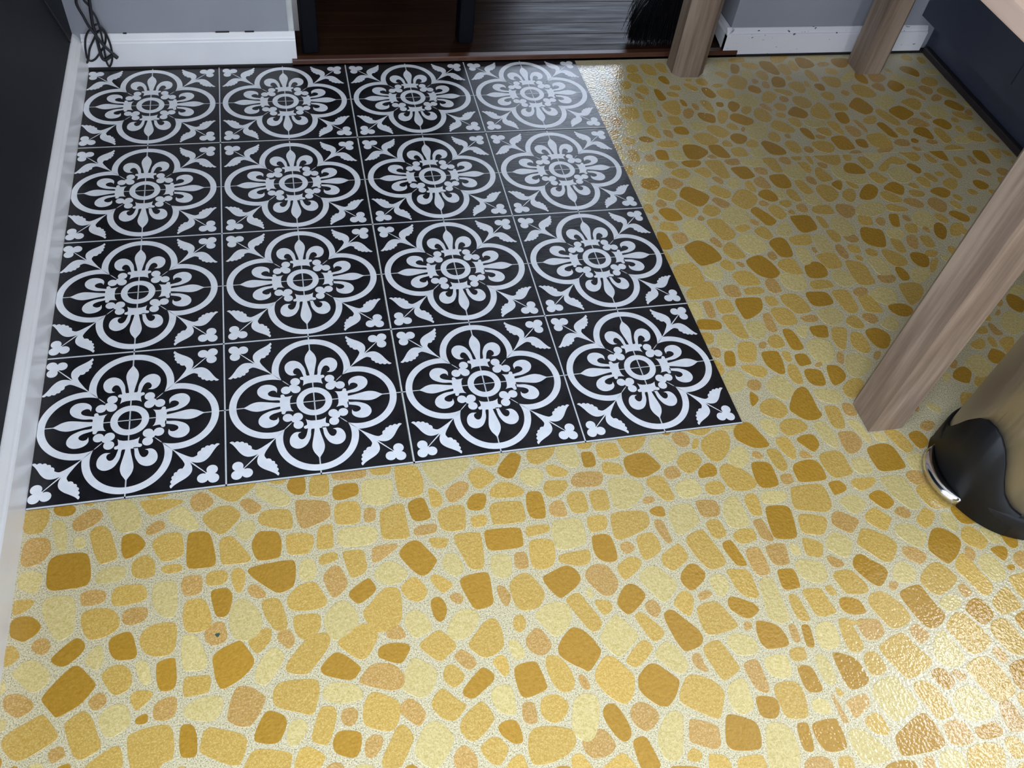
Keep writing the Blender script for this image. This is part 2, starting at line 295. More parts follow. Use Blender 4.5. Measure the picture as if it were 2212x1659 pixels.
'85,1966,1105,1939,1114,1916,1111;Y132,-38,141,-57,151,-65,160,-64,172,-62,177,-51,172,-29,161,-7,132,-4,123,-9;Y549,-479,560,-491,574,-495,586,-483,596,-470,602,-458,597,-451,589,-'
'438,577,-432,565,-436,554,-451,546,-466;D1577,669,1585,653,1601,649,1618,653,1625,668,1623,697,1614,703,1588,703,1576,696;G1641,930,1651,918,1664,911,1681,922,1689,940,1683,965,166'
'9,978,1656,973,1642,952;D1984,1161,2007,1153,2027,1166,2049,1202,2005,1203,1984,1197;G1480,-350,1487,-361,1492,-377,1497,-391,1504,-396,1515,-393,1523,-386,1527,-378,1525,-372,1519'
',-357,1516,-339,1513,-326,1506,-317,1490,-327,1479,-340;Y1310,62,1321,43,1331,37,1348,48,1362,62,1358,72,1354,89,1342,98,1325,95,1304,79;Y1125,-331,1121,-356,1120,-371,1132,-381,11'
'48,-382,1155,-374,1155,-358,1154,-336,1154,-319,1152,-306,1138,-303,1128,-312;D1524,358,1533,348,1560,348,1576,358,1579,387,1563,401,1531,392;Y519,-65,530,-72,551,-75,562,-71,570,-'
'42,569,-27,535,-24,521,-25,517,-52;G1883,693,1894,689,1912,702,1928,724,1940,715,1963,713,1976,728,1967,736,1952,752,1926,739,1881,705;Y1019,-170,1020,-187,1021,-203,1029,-207,1045'
',-201,1061,-193,1071,-184,1068,-174,1067,-158,1061,-151,1036,-151,1025,-157;P411,-74,415,-90,420,-100,429,-99,454,-90,465,-83,464,-60,455,-53,419,-46,412,-47;G655,-164,662,-185,668'
',-207,675,-213,689,-214,694,-205,699,-155,694,-149,662,-148,655,-150;D660,-266,665,-279,677,-279,689,-277,696,-272,696,-256,698,-231,695,-221,675,-221,658,-223,649,-231;D1572,925,1'
'586,912,1602,902,1619,907,1634,925,1615,944,1596,958,1578,953,1569,938;D1778,595,1791,590,1809,592,1826,605,1843,628,1835,646,1820,648,1799,632,1780,609;D572,-185,586,-205,594,-211'
',605,-208,619,-192,621,-186,607,-164,599,-151,589,-148,576,-153,563,-167;G722,-117,722,-135,725,-140,770,-142,778,-136,778,-110,775,-102,745,-99,729,-100,723,-107;Y1922,1206,1935,1'
'188,1957,1187,1979,1204,1980,1226,1938,1231,1907,1222;D1873,1187,1873,1158,1899,1157,1921,1167,1924,1178,1916,1203,1893,1211,1878,1208;D704,-170,706,-185,731,-187,759,-187,763,-181'
',765,-157,762,-151,712,-147,705,-151;Y1691,369,1692,346,1707,338,1727,342,1731,365,1729,389,1713,403,1689,394;G1479,-465,1485,-482,1492,-494,1502,-497,1520,-497,1526,-487,1523,-473'
',1520,-456,1516,-442,1512,-438,1502,-437,1487,-440,1478,-452;G1577,393,1582,375,1594,371,1614,374,1623,382,1624,403,1622,419,1610,423,1587,422,1571,415;Y1497,233,1502,217,1524,209,'
'1548,227,1554,243,1541,261,1514,261,1496,250;G268,-419,289,-432,305,-441,315,-442,319,-435,325,-419,325,-409,315,-400,290,-391,280,-386,270,-390,268,-401,265,-413;G386,-329,402,-33'
'4,412,-335,425,-322,441,-304,447,-291,445,-280,434,-277,416,-281,402,-294,386,-312,382,-321;G483,-421,499,-430,517,-435,526,-429,535,-407,532,-396,518,-386,503,-378,493,-379,484,-3'
'95,482,-408;G1736,389,1738,370,1753,363,1772,364,1784,372,1784,393,1769,410,1751,421,1736,416;D1576,167,1582,145,1595,136,1611,142,1628,166,1623,182,1608,194,1590,193,1578,187;Y767'
',-479,774,-493,786,-500,799,-493,807,-476,813,-459,816,-443,809,-436,796,-433,784,-437,777,-447;D2060,764,2071,736,2083,720,2097,719,2102,741,2100,777,2089,786,2060,784;D981,-538,9'
'86,-547,1001,-552,1023,-554,1030,-552,1035,-540,1037,-522,1032,-515,1019,-508,1004,-501,998,-502,993,-506;D957,-368,962,-388,967,-398,974,-398,991,-395,1000,-389,1003,-380,999,-367'
',986,-352,975,-336,968,-331,959,-333,953,-340;Y442,-273,449,-289,456,-292,469,-288,482,-280,490,-270,489,-253,480,-239,470,-231,457,-236,444,-249,440,-259;Y760,-318,770,-335,777,-3'
'43,790,-338,805,-326,809,-315,810,-296,791,-287,767,-292,753,-305;G1489,883,1504,861,1521,855,1545,873,1546,879,1528,904,1512,911,1491,906;P2061,1092,2067,1076,2093,1079,2117,1097,'
'2115,1112,2094,1128,2067,1122;G1971,763,1981,750,1989,727,2003,722,2022,736,2025,747,2017,767,1999,784,1972,774;G1396,256,1399,234,1403,224,1432,223,1444,229,1443,256,1436,270,1413'
',275,1398,271;Y538,-371,541,-381,556,-393,566,-398,581,-390,589,-377,593,-361,579,-348,567,-339,557,-340,550,-354,542,-363;G2235,748,2237,716,2253,715,2277,760,2265,785,2238,779;G1'
'081,-487,1083,-501,1083,-518,1091,-523,1111,-526,1119,-522,1123,-506,1126,-490,1123,-477,1115,-471,1092,-470,1084,-475;D1494,282,1500,268,1531,267,1549,273,1548,298,1541,307,1516,3'
'10,1496,310;G646,-337,653,-345,661,-354,673,-356,687,-350,697,-343,699,-318,694,-301,686,-297,673,-303,656,-320,647,-328;G184,-254,191,-266,205,-274,220,-274,229,-269,232,-254,232,'
'-230,225,-225,203,-224,189,-229,182,-243;D2099,1045,2107,1029,2119,1029,2148,1046,2151,1061,2135,1084,2120,1085,2099,1063;D1744,937,1761,929,1776,922,1793,934,1798,949,1792,962,177'
'5,979,1759,970,1739,949;G1357,358,1360,344,1394,343,1408,345,1408,364,1398,383,1385,390,1364,386,1351,376;G2216,1061,2231,1046,2255,1052,2273,1074,2264,1094,2242,1099,2214,1077;G17'
'99,1197,1803,1186,1826,1189,1845,1202,1871,1230,1842,1235,1807,1225;G1308,1162,1314,1129,1335,1134,1347,1174,1340,1201,1314,1195;G1308,591,1319,573,1331,567,1346,580,1356,594,1344,'
'612,1329,629,1315,630,1302,611;Y884,-533,890,-544,901,-547,913,-541,919,-527,926,-507,932,-490,927,-482,913,-481,900,-492,891,-503,885,-512;P1948,542,1960,528,1976,530,1994,555,199'
'3,566,1978,585,1961,583,1942,564;D786,-263,796,-279,801,-283,808,-280,829,-269,839,-259,840,-250,834,-237,825,-231,817,-231,787,-241,780,-246;P303,-382,312,-390,325,-394,333,-392,3'
'44,-378,352,-361,351,-356,334,-341,319,-336,311,-341,304,-360,301,-378;D1301,-313,1306,-324,1316,-341,1327,-350,1335,-348,1347,-338,1356,-328,1352,-316,1337,-304,1328,-292,1320,-29'
'0,1312,-293,1303,-303;G2123,818,2126,791,2145,793,2159,809,2157,836,2149,863,2124,851;D2184,1128,2199,1112,2215,1096,2227,1103,2237,1126,2221,1151,2198,1155,2182,1144;P2082,868,210'
'7,863,2129,868,2125,886,2111,904,2091,908,2058,883;G1284,248,1288,227,1296,206,1310,199,1320,200,1321,208,1320,233,1320,254,1316,265,1296,267,1282,259;Y1217,86,1226,69,1250,72,1269'
',88,1273,109,1260,125,1243,122,1228,103;Y1579,340,1584,323,1603,315,1626,324,1628,347,1619,365,1601,370,1583,357;G2111,756,2122,748,2141,742,2167,748,2174,764,2164,780,2139,786,211'
'2,772;Y1872,758,1880,742,1889,730,1905,740,1926,758,1925,777,1908,786,1876,777;G458,-300,469,-312,482,-325,493,-328,502,-319,515,-298,515,-285,500,-274,491,-274,468,-287,458,-294;G'
'1800,1062,1809,1045,1821,1035,1836,1044,1843,1060,1847,1090,1817,1092,1797,1079;G392,-231,401,-237,423,-239,441,-238,447,-231,446,-224,435,-199,428,-193,407,-197,394,-209,389,-219;'
'D1484,561,1493,540,1497,526,1511,524,1525,533,1529,542,1520,562,1509,578,1500,591,1488,587,1478,576;P849,-258,856,-272,863,-284,869,-290,881,-292,892,-284,899,-271,896,-260,891,-24'
'5,884,-239,869,-236,857,-241,850,-250;G1471,386,1482,372,1499,366,1518,364,1518,377,1518,408,1508,416,1487,413,1470,402;G2244,1007,2264,992,2281,987,2289,1009,2280,1036,2267,1048,2'
'235,1027;D1496,713,1505,691,1529,694,1543,701,1542,709,1538,734,1529,740,1503,739,1490,735;G1223,1001,1229,982,1249,975,1264,986,1260,1011,1250,1042,1224,1031;D2071,831,2083,821,20'
'95,810,2110,815,2112,839,2112,856,2100,867,2080,864,2060,845;D1201,-111,1200,-130,1205,-141,1223,-142,1236,-140,1240,-134,1242,-101,1237,-91,1215,-87,1205,-90;Y1117,-180,1116,-201,'
'1123,-208,1139,-211,1154,-206,1156,-195,1155,-173,1154,-154,1147,-149,1135,-151,1122,-164;G768,-213,771,-227,784,-231,800,-228,810,-213,813,-187,806,-179,780,-177,773,-181;G275,-72'
',286,-84,294,-90,301,-89,310,-81,321,-69,326,-59,319,-48,309,-40,292,-39,274,-48,267,-57;P1694,562,1696,545,1706,531,1721,533,1739,548,1746,567,1735,578,1712,584,1700,578;D1787,708'
',1789,693,1810,688,1835,686,1843,697,1836,719,1827,731,1807,733,1792,719;Y1367,676,1377,665,1392,659,1406,668,1414,688,1404,709,1388,716,1364,697;Y1035,-41,1041,-60,1046,-65,1059,-'
'64,1073,-55,1081,-42,1074,-24,1064,-13,1049,-10,1039,-13,1031,-22;D1465,799,1477,781,1497,774,1510,779,1507,801,1499,827,1481,831,1465,827;G107,-223,115,-233,131,-233,148,-226,154,'
'-217,152,-207,146,-194,134,-188,117,-186,102,-189,101,-203;G997,-410,1001,-424,1006,-442,1010,-451,1018,-450,1032,-445,1042,-439,1042,-433,1035,-414,1029,-395,1023,-390,1007,-393,9'
'98,-399;D2231,953,2244,935,2261,926,2279,940,2278,951,2265,977,2245,985,2226,964;Y1165,-568,1166,-581,1168,-594,1175,-603,1198,-605,1215,-603,1218,-593,1211,-581,1199,-569,1193,-55'
'8,1179,-554,1168,-556;G99,-372,106,-390,115,-399,126,-395,138,-389,140,-381,134,-369,129,-352,122,-340,114,-333,95,-345,92,-349;G2066,690,2069,668,2079,648,2097,651,2104,672,2101,7'
'03,2084,712,2064,706;G2209,799,2228,791,2250,789,2261,799,2257,822,2240,841,2212,825;Y1362,-471,1363,-482,1369,-491,1379,-495,1395,-495,1408,-488,1409,-476,1405,-464,1401,-450,1398'
',-441,1393,-439,1384,-442,1367,-459;G278,-7,291,-18,306,-31,318,-34,324,-30,338,-18,351,-5,351,2,298,8,275,-1;G1607,253,1609,239,1637,233,1650,237,1647,259,1642,285,1626,290,1609,2'
'83;Y1770,889,1791,881,1818,886,1834,903,1814,914,1791,924,1766,914;D1327,133,1332,118,1344,102,1355,101,1359,105,1365,128,1367,152,1363,160,1337,161,1329,157;Y476,-142,500,-144,526'
',-143,533,-134,535,-119,525,-111,493,-109,477,-110,472,-123;G1270,18,1280,8,1295,0,1309,0,1323,11,1325,24,1317,41,1304,47,1287,43,1273,33;D346,-139,353,-146,374,-145,383,-143,386,-'
'121,384,-107,379,-98,363,-96,353,-94,344,-106,341,-119;G1579,1034,1593,1021,1612,1023,1625,1038,1627,1061,1616,1068,1591,1066,1575,1057;D1196,-465,1197,-485,1199,-497,1207,-500,122'
'7,-497,1237,-490,1235,-478,1234,-465,1227,-453,1213,-446,1201,-441,1197,-443;D1870,615,1887,600,1899,602,1916,629,1910,640,1898,652,1879,646,1853,627;Y1344,988,1370,986,1391,1003,1'
'391,1028,1371,1036,1342,1019;G1301,-526,1308,-542,1312,-560,1318,-566,1335,-564,1344,-560,1345,-550,1340,-531,1334,-514,1323,-508,1310,-507,1302,-513;Y1621,1176,1633,1155,1654,1154'
',1667,1188,1655,1210,1627,1204;G1372,427,1384,424,1401,427,1409,432,1402,460,1395,477,1388,480,1373,472,1360,455;G1592,738,1596,713,1613,709,1626,713,1623,724,1624,752,1620,769,159'
'3,768,1586,760;G1277,149,1282,141,1305,138,1313,144,1325,172,1325,187,1311,191,1296,191,1288,182;D1752,1081,1756,1068,1779,1067,1793,1079,1799,1103,1794,1117,1775,1121,1761,1108;Y1'
'766,326,1770,308,1790,312,1821,332,1822,350,1796,355,1774,349;G636,-126,640,-137,653,-141,673,-141,677,-133,681,-105,679,-96,667,-94,643,-98,635,-105;G1694,999,1708,995,1729,1010,1'
'745,1029,1741,1042,1725,1053,1714,1047,1690,1015;P484,-362,509,-374,529,-380,540,-378,547,-367,541,-352,531,-342,518,-338,502,-337,489,-348,482,-359;G1401,1168,1406,1144,1428,1140,'
'1438,1146,1439,1173,1430,1194,1415,1198,1401,1192;D2180,724,2190,704,2209,699,2216,710,2221,748,2207,757,2186,755;Y1325,207,1335,191,1355,199,1365,213,1369,233,1357,244,1336,244,13'
'24,233;D704,-406,707,-421,714,-424,731,-421,744,-417,747,-412,742,-386,740,-377,732,-373,712,-375,704,-381;G242,-243,263,-247,276,-243,281,-236,280,-224,274,-202,267,-195,254,-193,'
'241,-198;D2151,867,2164,849,2180,851,2194,867,2191,885,2180,899,2160,897,2141,885;G106,-76,115,-104,120,-113,130,-113,144,-108,143,-98,135,-69,128,-54,120,-48,108,-49,102,-58;G205,'
'-117,213,-125,233,-122,240,-115,239,-93,235,-77,215,-76,200,-81,193,-93;G1530,152,1539,136,1552,129,1567,137,1571,157,1567,183,1553,190,1540,181;D1978,854,1983,831,1997,823,2010,82'
'9,2005,862,1997,890,1985,894,1971,885;D1951,222,1953,209,1965,195,1980,202,1999,229,1986,248,1975,254,1958,243;D1798,367,1810,354,1827,355,1839,372,1845,390,1831,401,1815,405,1799,'
'395;G1703,700,1700,682,1706,664,1727,666,1742,675,1739,690,1731,716,1722,724,1710,714;D1261,581,1268,563,1281,560,1298,561,1307,567,1302,592,1289,605,1270,607,1256,596;G1272,643,12'
'88,632,1300,626,1311,633,1322,649,1317,665,1301,679,1290,677,1275,658;Y198,-194,208,-210,225,-219,231,-211,232,-191,231,-164,225,-158,211,-157,201,-160,197,-166;Y1201,-307,1207,-31'
'7,1222,-327,1239,-328,1249,-318,1250,-305,1249,-293,1228,-286,1213,-282,1201,-290;G1261,-335,1265,-351,1273,-355,1289,-358,1304,-356,1307,-351,1307,-340,1299,-325,1293,-315,1279,-3'
'13,1267,-313,1257,-320;D1116,-553,1119,-570,1128,-578,1151,-578,1157,-574,1159,-561,1159,-540,1156,-534,1125,-534,1117,-539;Y1407,-263,1411,-273,1422,-286,1434,-297,1449,-290,1462,'
'-274,1453,-263,1442,-251,1426,-246,1409,-253;G1242,-221,1240,-234,1249,-240,1270,-245,1278,-243,1289,-230,1295,-218,1291,-212,1273,-206,1255,-201,1246,-205;Y1296,375,1315,364,1335,'
'375,1335,401,1325,417,1308,414,1291,397;G1410,649,1421,633,1436,624,1449,631,1459,648,1444,664,1431,676,1418,674,1405,660;Y1453,885,1477,890,1501,903,1495,918,1473,931,1447,921;G81'
'2,-300,821,-320,831,-340,837,-344,846,-343,853,-335,853,-324,841,-302,834,-282,826,-279,815,-282,807,-289;G1879,954,1898,949,1920,951,1926,964,1921,987,1892,988,1873,980;G377,-465,'
'382,-449,383,-440,372,-435,346,-427,333,-427,324,-441,319,-454;G1674,807,1678,789,1691,777,1708,787,1711,804,1710,827,1694,834,1674,824;Y620,-318,630,-322,646,-321,658,-310,669,-29'
'5,667,-283,654,-276,640,-277,626,-289,617,-307;D1090,-398,1094,-415,1102,-418,1127,-419,1135,-416,1136,-402,1130,-386,1119,-378,1102,-372,1096,-373;P1397,-66,1396,-87,1400,-96,1415'
',-96,1430,-85,1438,-74,1436,-61,1431,-49,1412,-47,1398,-49;G1537,455,1559,452,1578,454,1584,462,1590,484,1580,488,1546,485,1529,474;G1196,-359,1199,-378,1203,-382,1219,-383,1232,-3'
'81,1236,-377,1230,-357,1228,-340,1222,-336,1201,-334,1193,-337;Y2037,1159,2014,1131,1986,1118,1968,1091,1986,1084,2018,1103;G1500,186,1497,166,1500,151,1509,144,1520,158,1539,192,1'
'538,202,1523,207,1508,203;D1665,238,1671,225,1689,215,1709,221,1721,236,1707,254,1677,255,1666,250;Y1531,745,1551,738,1576,736,1589,749,1583,772,1548,769,1526,759;Y1523,-348,1526,-'
'362,1533,-375,1549,-376,1562,-368,1565,-355,1562,-342,1558,-332,1552,-325,1540,-327,1529,-331;D1870,901,1881,891,1900,899,1907,917,1907,946,1887,944,1872,938;G1802,1154,1809,1130,1'
'820,1126,1835,1132,1837,1146,1841,1177,1823,1182,1806,1172;G1084,-298,1086,-311,1090,-323,1100,-331,1112,-335,1120,-332,1120,-310,1120,-292,1113,-284,1091,-281,1081,-281;Y1398,30,1'
'410,22,1432,17,1447,23,1448,42,1437,52,1411,56,1394,54;G1456,41,1460,29,1472,25,1494,36,1511,61,1504,72,1483,70,1460,54;G1347,1127,1356,1113,1377,1103,1388,1115,1388,1138,1381,1155'
',1361,1153,1347,1140;G612,-450,614,-458,622,-467,629,-469,642,-463,658,-449,662,-442,654,-424,648,-417,638,-422,621,-433,613,-444;D1244,686,1257,672,1274,671,1287,680,1294,695,1287'
',711,1271,715,1252,711;G809,-30,822,-36,845,-27,856,-15,864,3,820,4,814,-1,806,-16;G979,-17,984,-32,989,-36,1000,-34,1015,-28,1026,-15,1031,-4,1028,3,986,5,977,0;Y864,-36,873,-47,8'
'84,-51,893,-48,898,-37,896,-25,896,-5,885,5,871,3,857,-23;G1834,601,1839,586,1858,574,1878,573,1887,589,1874,604,1857,620,1839,614;G1633,560,1639,553,1665,548,1686,549,1687,572,168'
'2,583,1653,582,1634,574;G295,-137,299,-144,318,-145,336,-145,339,-138,333,-127,317,-102,310,-95,296,-98,293,-106,294,-122;G472,-98,479,-102,503,-104,511,-97,513,-74,508,-61,486,-60'
',474,-65,471,-77;D1469,-526,1468,-538,1471,-547,1482,-549,1500,-540,1514,-523,1521,-505,1504,-505,1487,-506,1474,-511;D1487,937,1501,924,1518,917,1526,928,1532,949,1522,959,1498,96'
'7,1486,961;G358,-83,375,-91,394,-97,403,-97,405,-87,403,-63,391,-59,366,-57,356,-62,352,-75;D875,-207,876,-221,883,-232,899,-236,907,-234,911,-226,911,-201,909,-190,901,-185,885,-1'
'85,878,-187;P30,-102,44,-91,49,-78,46,-63,40,-56,27,-54,14,-55,9,-69,9,-101;D2017,1101,2025,1078,2040,1070,2050,1081,2054,1107,2047,1130,2032,1131;P1308,678,1321,667,1337,673,1353,'
'687,1346,698,1334,712,1314,711,1300,697;Y1270,-270,1278,-279,1289,-289,1299,-292,1312,-281,1321,-264,1311,-252,1299,-243,1287,-246,1273,-260;G2225,911,2238,892,2262,884,2280,890,22'
'74,904,2254,927,2228,928;Y1835,1011,1846,997,1864,1009,1871,1042,1863,1062,1844,1057;G1292,-32,1300,-42,1316,-40,1336,-36,1347,-29,1345,-18,1338,-8,1317,-3,1303,-8,1293,-17;P1874,8'
'52,1881,833,1898,835,1913,855,1906,874,1892,887,1873,882;G584,-336,597,-349,605,-349,614,-341,625,-335,627,-326,611,-306,604,-302,586,-311,572,-321;D1903,460,1903,444,1914,436,1926'
',445,1943,469,1942,489,1931,497,1915,485;D1531,614,1542,605,1557,606,1567,613,1567,628,1560,647,1547,651,1530,644,1520,630;D1540,836,1551,827,1568,831,1584,850,1581,862,1566,872,15'
'48,870,1537,856;P2139,1013,2159,1005,2172,986,2182,985,2185,999,2175,1033,2160,1042,2142,1035;G752,-384,754,-401,760,-420,769,-426,781,-425,788,-417,788,-401,782,-384,773,-372,763,'
'-370,756,-370;G1336,946,1339,928,1354,927,1365,932,1367,956,1368,980,1352,984,1340,976;D1983,595,1996,580,2013,582,2030,598,2029,609,2012,621,1992,619,1974,606;G1530,552,1539,541,1'
'552,545,1565,558,1562,568,1557,589,1541,595,1523,582;G1509,-419,1511,-428,1517,-432,1530,-429,1550,-427,1556,-422,1554,-408,1552,-391,1548,-388,1541,-389,1522,-398,1508,-408;Y1529,'
'398,1539,388,1558,401,1562,419,1562,440,1549,450,1532,440;Y1362,-40,1364,-59,1372,-75,1384,-81,1392,-65,1391,-44,1387,-26,1377,-16,1358,-22;G1941,456,1945,443,1968,447,2000,484,198'
'0,492,1958,481;G1873,1110,1882,1092,1897,1088,1902,1095,1903,1129,1896,1150,1876,1144;G501,-480,508,-485,523,-485,532,-474,543,-456,547,-449,540,-434,533,-429,525,-432,515,-448,504'
',-464,500,-474;G5,-43,24,-47,35,-44,41,-22,40,-4,5,2;D1444,80,1443,61,1453,60,1475,71,1483,84,1478,106,1460,111,1450,108;Y241,-299,250,-302,267,-304,274,-299,274,-286,267,-268,261,'
'-253,249,-248,239,-249;P871,-81,875,-89,890,-92,916,-94,924,-87,930,-73,927,-65,891,-61,880,-66,873,-74;D887,-307,889,-314,895,-325,902,-327,917,-318,930,-308,936,-299,931,-290,924'
',-281,916,-278,907,-280,897,-290,889,-301;G1635,645,1640,624,1657,623,1669,632,1666,643,1659,675,1648,679,1633,673;G1831,888,1837,866,1848,848,1861,850,1862,877,1862,901,1849,908,1'
'832,903;G1003,-107,1012,-121,1019,-135,1026,-140,1038,-140,1043,-135,1040,-118,1038,-99,1033,-90,1012,-89,1003,-95;D436,-342,461,-352,474,-355,485,-342,485,-337,465,-316,453,-310,4'
'42,-317,432,-327,430,-334;G1070,-72,1072,-82,1082,-93,1093,-91,1110,-80,1118,-67,1113,-56,1100,-48,1084,-52,1073,-61;G2028,616,2042,604,2062,621,2075,641,2066,653,2048,651,2025,635'
';G1563,-398,1565,-410,1572,-415,1593,-403,1605,-385,1603,-369,1584,-370,1568,-371,1561,-376;Y1008,-483,1011,-497,1020,-504,1030,-503,1041,-497,1043,-489,1044,-473,1045,-459,1038,-4'
'52,1025,-456,1013,-462;Y1512,496,1522,485,1539,484,1551,497,1555,520,1551,535,1534,529,1515,510;D1397,173,1399,158,1415,156,1426,160,1425,180,1424,195,1419,211,1408,215,1398,211;Y1'
'780,465,1787,452,1804,447,1826,461,1830,477,1807,489,1785,484;G1397,-10,1396,-32,1404,-39,1417,-41,1424,-31,1427,-10,1429,10,1407,15,1400,12;Y353,-29,364,-38,378,-50,388,-53,400,-5'
'2,405,-40,394,-28,375,-13,362,-5,352,-7,350,-21;Y923,-403,930,-412,942,-425,950,-431,957,-429,964,-422,965,-414,960,-398,955,-388,947,-380,941,-379,928,-387,920,-397;G1843,667,1849'
',649,1862,644,1887,660,1885,668,1871,691,1859,692,1843,682;G1498,-78,1504,-96,1510,-110,1525,-108,1533,-100,1529,-80,1523,-62,1507,-54,1491,-58;D1533,-249,1536,-262,1546,-267,1558,'
'-267,1576,-266,1578,-256,1571,-239,1556,-228,1541,-228,1532,-234;G1520,-291,1525,-304,1537,-312,1545,-318,1555,-313,1565,-306,1566,-300,1562,-289,1555,-276,1547,-271,1537,-272,1528'
',-278;P929,-526,938,-530,952,-538,964,-543,972,-539,975,-529,978,-515,972,-509,956,-501,943,-497,939,-499;G1531,922,1539,912,1558,929,1575,959,1567,975,1553,973,1539,952;Y1235,428,'
'1251,427,1268,421,1275,433,1274,455,1269,469,1251,466,1235,446;G1521,778,1542,776,1559,781,1560,800,1554,815,1536,816,1517,806;G950,-221,952,-240,956,-242,970,-238,984,-230,988,-22'
'2,985,-202,979,-194,964,-195,951,-200;D786,-102,784,-123,787,-138,806,-141,813,-136,816,-97,811,-89,796,-87,790,-90;Y528,-210,542,-218,556,-217,568,-210,573,-201,563,-187,552,-178,'
'538,-179,525,-190,521,-199;Y27,-276,37,-289,46,-297,56,-295,65,-286,68,-275,57,-261,46,-251,33,-250,23,-260,17,-267;Y1250,186,1260,175,1281,178,1286,192,1286,212,1275,223,1261,220,'
'1248,201;G1273,1029,1280,1016,1293,1034,1295,1065,1291,1091,1270,1085;Y2163,792,2184,787,2214,792,2213,805,2198,826,2168,815;Y1052,-135,1060,-140,1077,-140,1091,-135,1096,-126,1092'
',-110,1084,-102,1062,-106,1048,-117;D750,-43,759,-53,767,-56,776,-54,796,-20,795,-12,786,-5,778,-6,759,-23,750,-37;P1300,-230,1312,-241,1326,-251,1330,-249,1345,-237,1353,-228,1338'
',-216,1323,-206,1315,-207,1307,-213;D1396,81,1402,66,1420,62,1429,65,1433,76,1435,98,1427,103,1409,108,1398,102;G1699,1173,1714,1158,1739,1157,1751,1174,1744,1188,1716,1193,1701,11'
'87;Y1356,779,1375,772,1391,776,1390,804,1381,821,1356,812;G1845,726,1852,703,1866,706,1881,723,1870,754,1857,755,1843,749;G1344,712,1355,703,1372,709,1383,722,1376,741,1363,745,134'
'2,738,1330,728;G395,-142,407,-144,424,-145,432,-136,436,-122,432,-110,405,-106,395,-107,393,-119;G1266,1098,1285,1097,1309,1099,1306,1116,1293,1136,1268,1137;D1457,-422,1464,-434,1'
'470,-441,1477,-441,1491,-435,1499,-429,1498,-416,1493,-405,1487,-397,1480,-397,1466,-402,1455,-411;D1222,476,1233,470,1247,473,1253,480,1251,512,1247,526,1235,529,1228,523;G1733,60'
'6,1736,592,1747,584,1764,596,1777,623,1772,634,1758,635,1741,622;Y1166,-82,1172,-91,1182,-96,1198,-89,1207,-76,1208,-60,1198,-48,1180,-56,1166,-70;Y1183,-415,1185,-431,1194,-435,12'
'13,-434,1220,-422,1221,-406,1218,-393,1202,-391,1188,-398;P1886,568,1903,553,1923,548,1935,564,1924,582,1903,591,1884,579;G981,-253,988,-264,995,-268,1007,-262,1023,-253,1028,-244,'
'1023,-229,1018,-221,1010,-225,991,-234,982,-241;D337,-416,351,-421,362,-423,368,-421,376,-408,379,-396,375,-387,360,-379,353,-378,346,-386,337,-404,336,-412;D1984,509,1996,494,2014'
',489,2030,508,2011,527,1995,535,1977,523;G729,-86,737,-91,772,-94,784,-90,786,-80,768,-66,753,-60,737,-67,729,-77;Y246,-367,260,-373,277,-378,287,-375,294,-364,296,-350,287,-344,26'
'5,-343,248,-350,243,-357;G579,-415,588,-429,597,-435,607,-437,615,-431,624,-422,625,-417,618,-412,608,-401,599,-390,592,-391,584,-399,578,-407;P1245,934,1254,916,1272,926,1275,950,'
'1264,974,1244,969;P777,-508,781,-517,789,-523,804,-523,816,-519,823,-511,821,-503,816,-492,809,-486,798,-486,785,-488,778,-494;G146,-187,166,-187,185,-184,190,-178,187,-162,177,-15'
'6,153,-155,143,-158,140,-177;Y339,-327,342,-336,352,-341,358,-337,373,-320,380,-307,378,-296,368,-288,358,-291,346,-307,340,-319;G1365,-233,1373,-242,1385,-254,1393,-256,1410,-238,'
'1413,-233,1400,-218,1394,-209,1378,-215,1367,-222;P1126,-276,1129,-294,1136,-300,1154,-298,1156,-285,1155,-259,1152,-250,1136,-249,1127,-254;P2198,1014,2210,1009,2232,1030,2224,105'
'0,2202,1055,2186,1044;P1531,665,1541,654,1559,652,1569,659,1564,681,1560,700,1544,696,1530,684;Y136,-358,143,-371,151,-377,163,-372,174,-364,175,-354,171,-340,162,-332,144,-335,134'
',-347;G1337,833,1354,826,1380,827,1391,835,1392,852,1367,856,1348,852,1335,842;G1875,1015,1881,1002,1895,995,1909,1007,1915,1036,1892,1041,1873,1029;Y1639,583,1662,581,1673,594,166'
'8,615,1652,623,1627,611;D1707,41,1721,31,1732,28,1740,36,1755,54,1750,68,1739,71,1721,64,1707,51;Y1630,186,1648,179,1667,198,1668,224,1642,217,1621,203;D1001,-288,1007,-302,1014,-3'
'06,1025,-300,1038,-292,1045,-282,1042,-273,1035,-262,1024,-260,1011,-269,1003,-278;Y1680,1125,1695,1111,1710,1117,1719,1137,1710,1158,1683,1152;G356,-237,363,-250,369,-262,379,-265'
',387,-262,387,-249,384,-234,380,-219,375,-212,361,-211,353,-213,353,-223;D1222,235,1241,232,1269,229,1276,239,1275,252,1255,259,1234,262,1227,255;G1284,290,1285,271,1306,272,1320,2'
'75,1320,297,1317,310,1294,310,1286,306;G1367,574,1378,565,1398,573,1409,587,1402,600,1387,609,1375,605,1361,584;G177,-23,186,-36,194,-42,220,-31,237,-25,238,-17,171,-8;G1468,488,14'
'77,478,1491,481,1500,492,1496,514,1490,524,1474,521,1457,508;G1333,876,1348,863,1357,868,1357,903,1351,918,1340,919,1323,894;D1538,1043,1548,1026,1566,1032,1571,1044,1562,1074,1547'
',1078,1537,1072;D1815,71,1829,67,1850,74,1860,84,1851,101,1838,108,1829,103,1811,86;Y430,-370,436,-379,449,-384,474,-386,484,-382,484,-372,476,-362,452,-354,438,-355,431,-362;G1729'
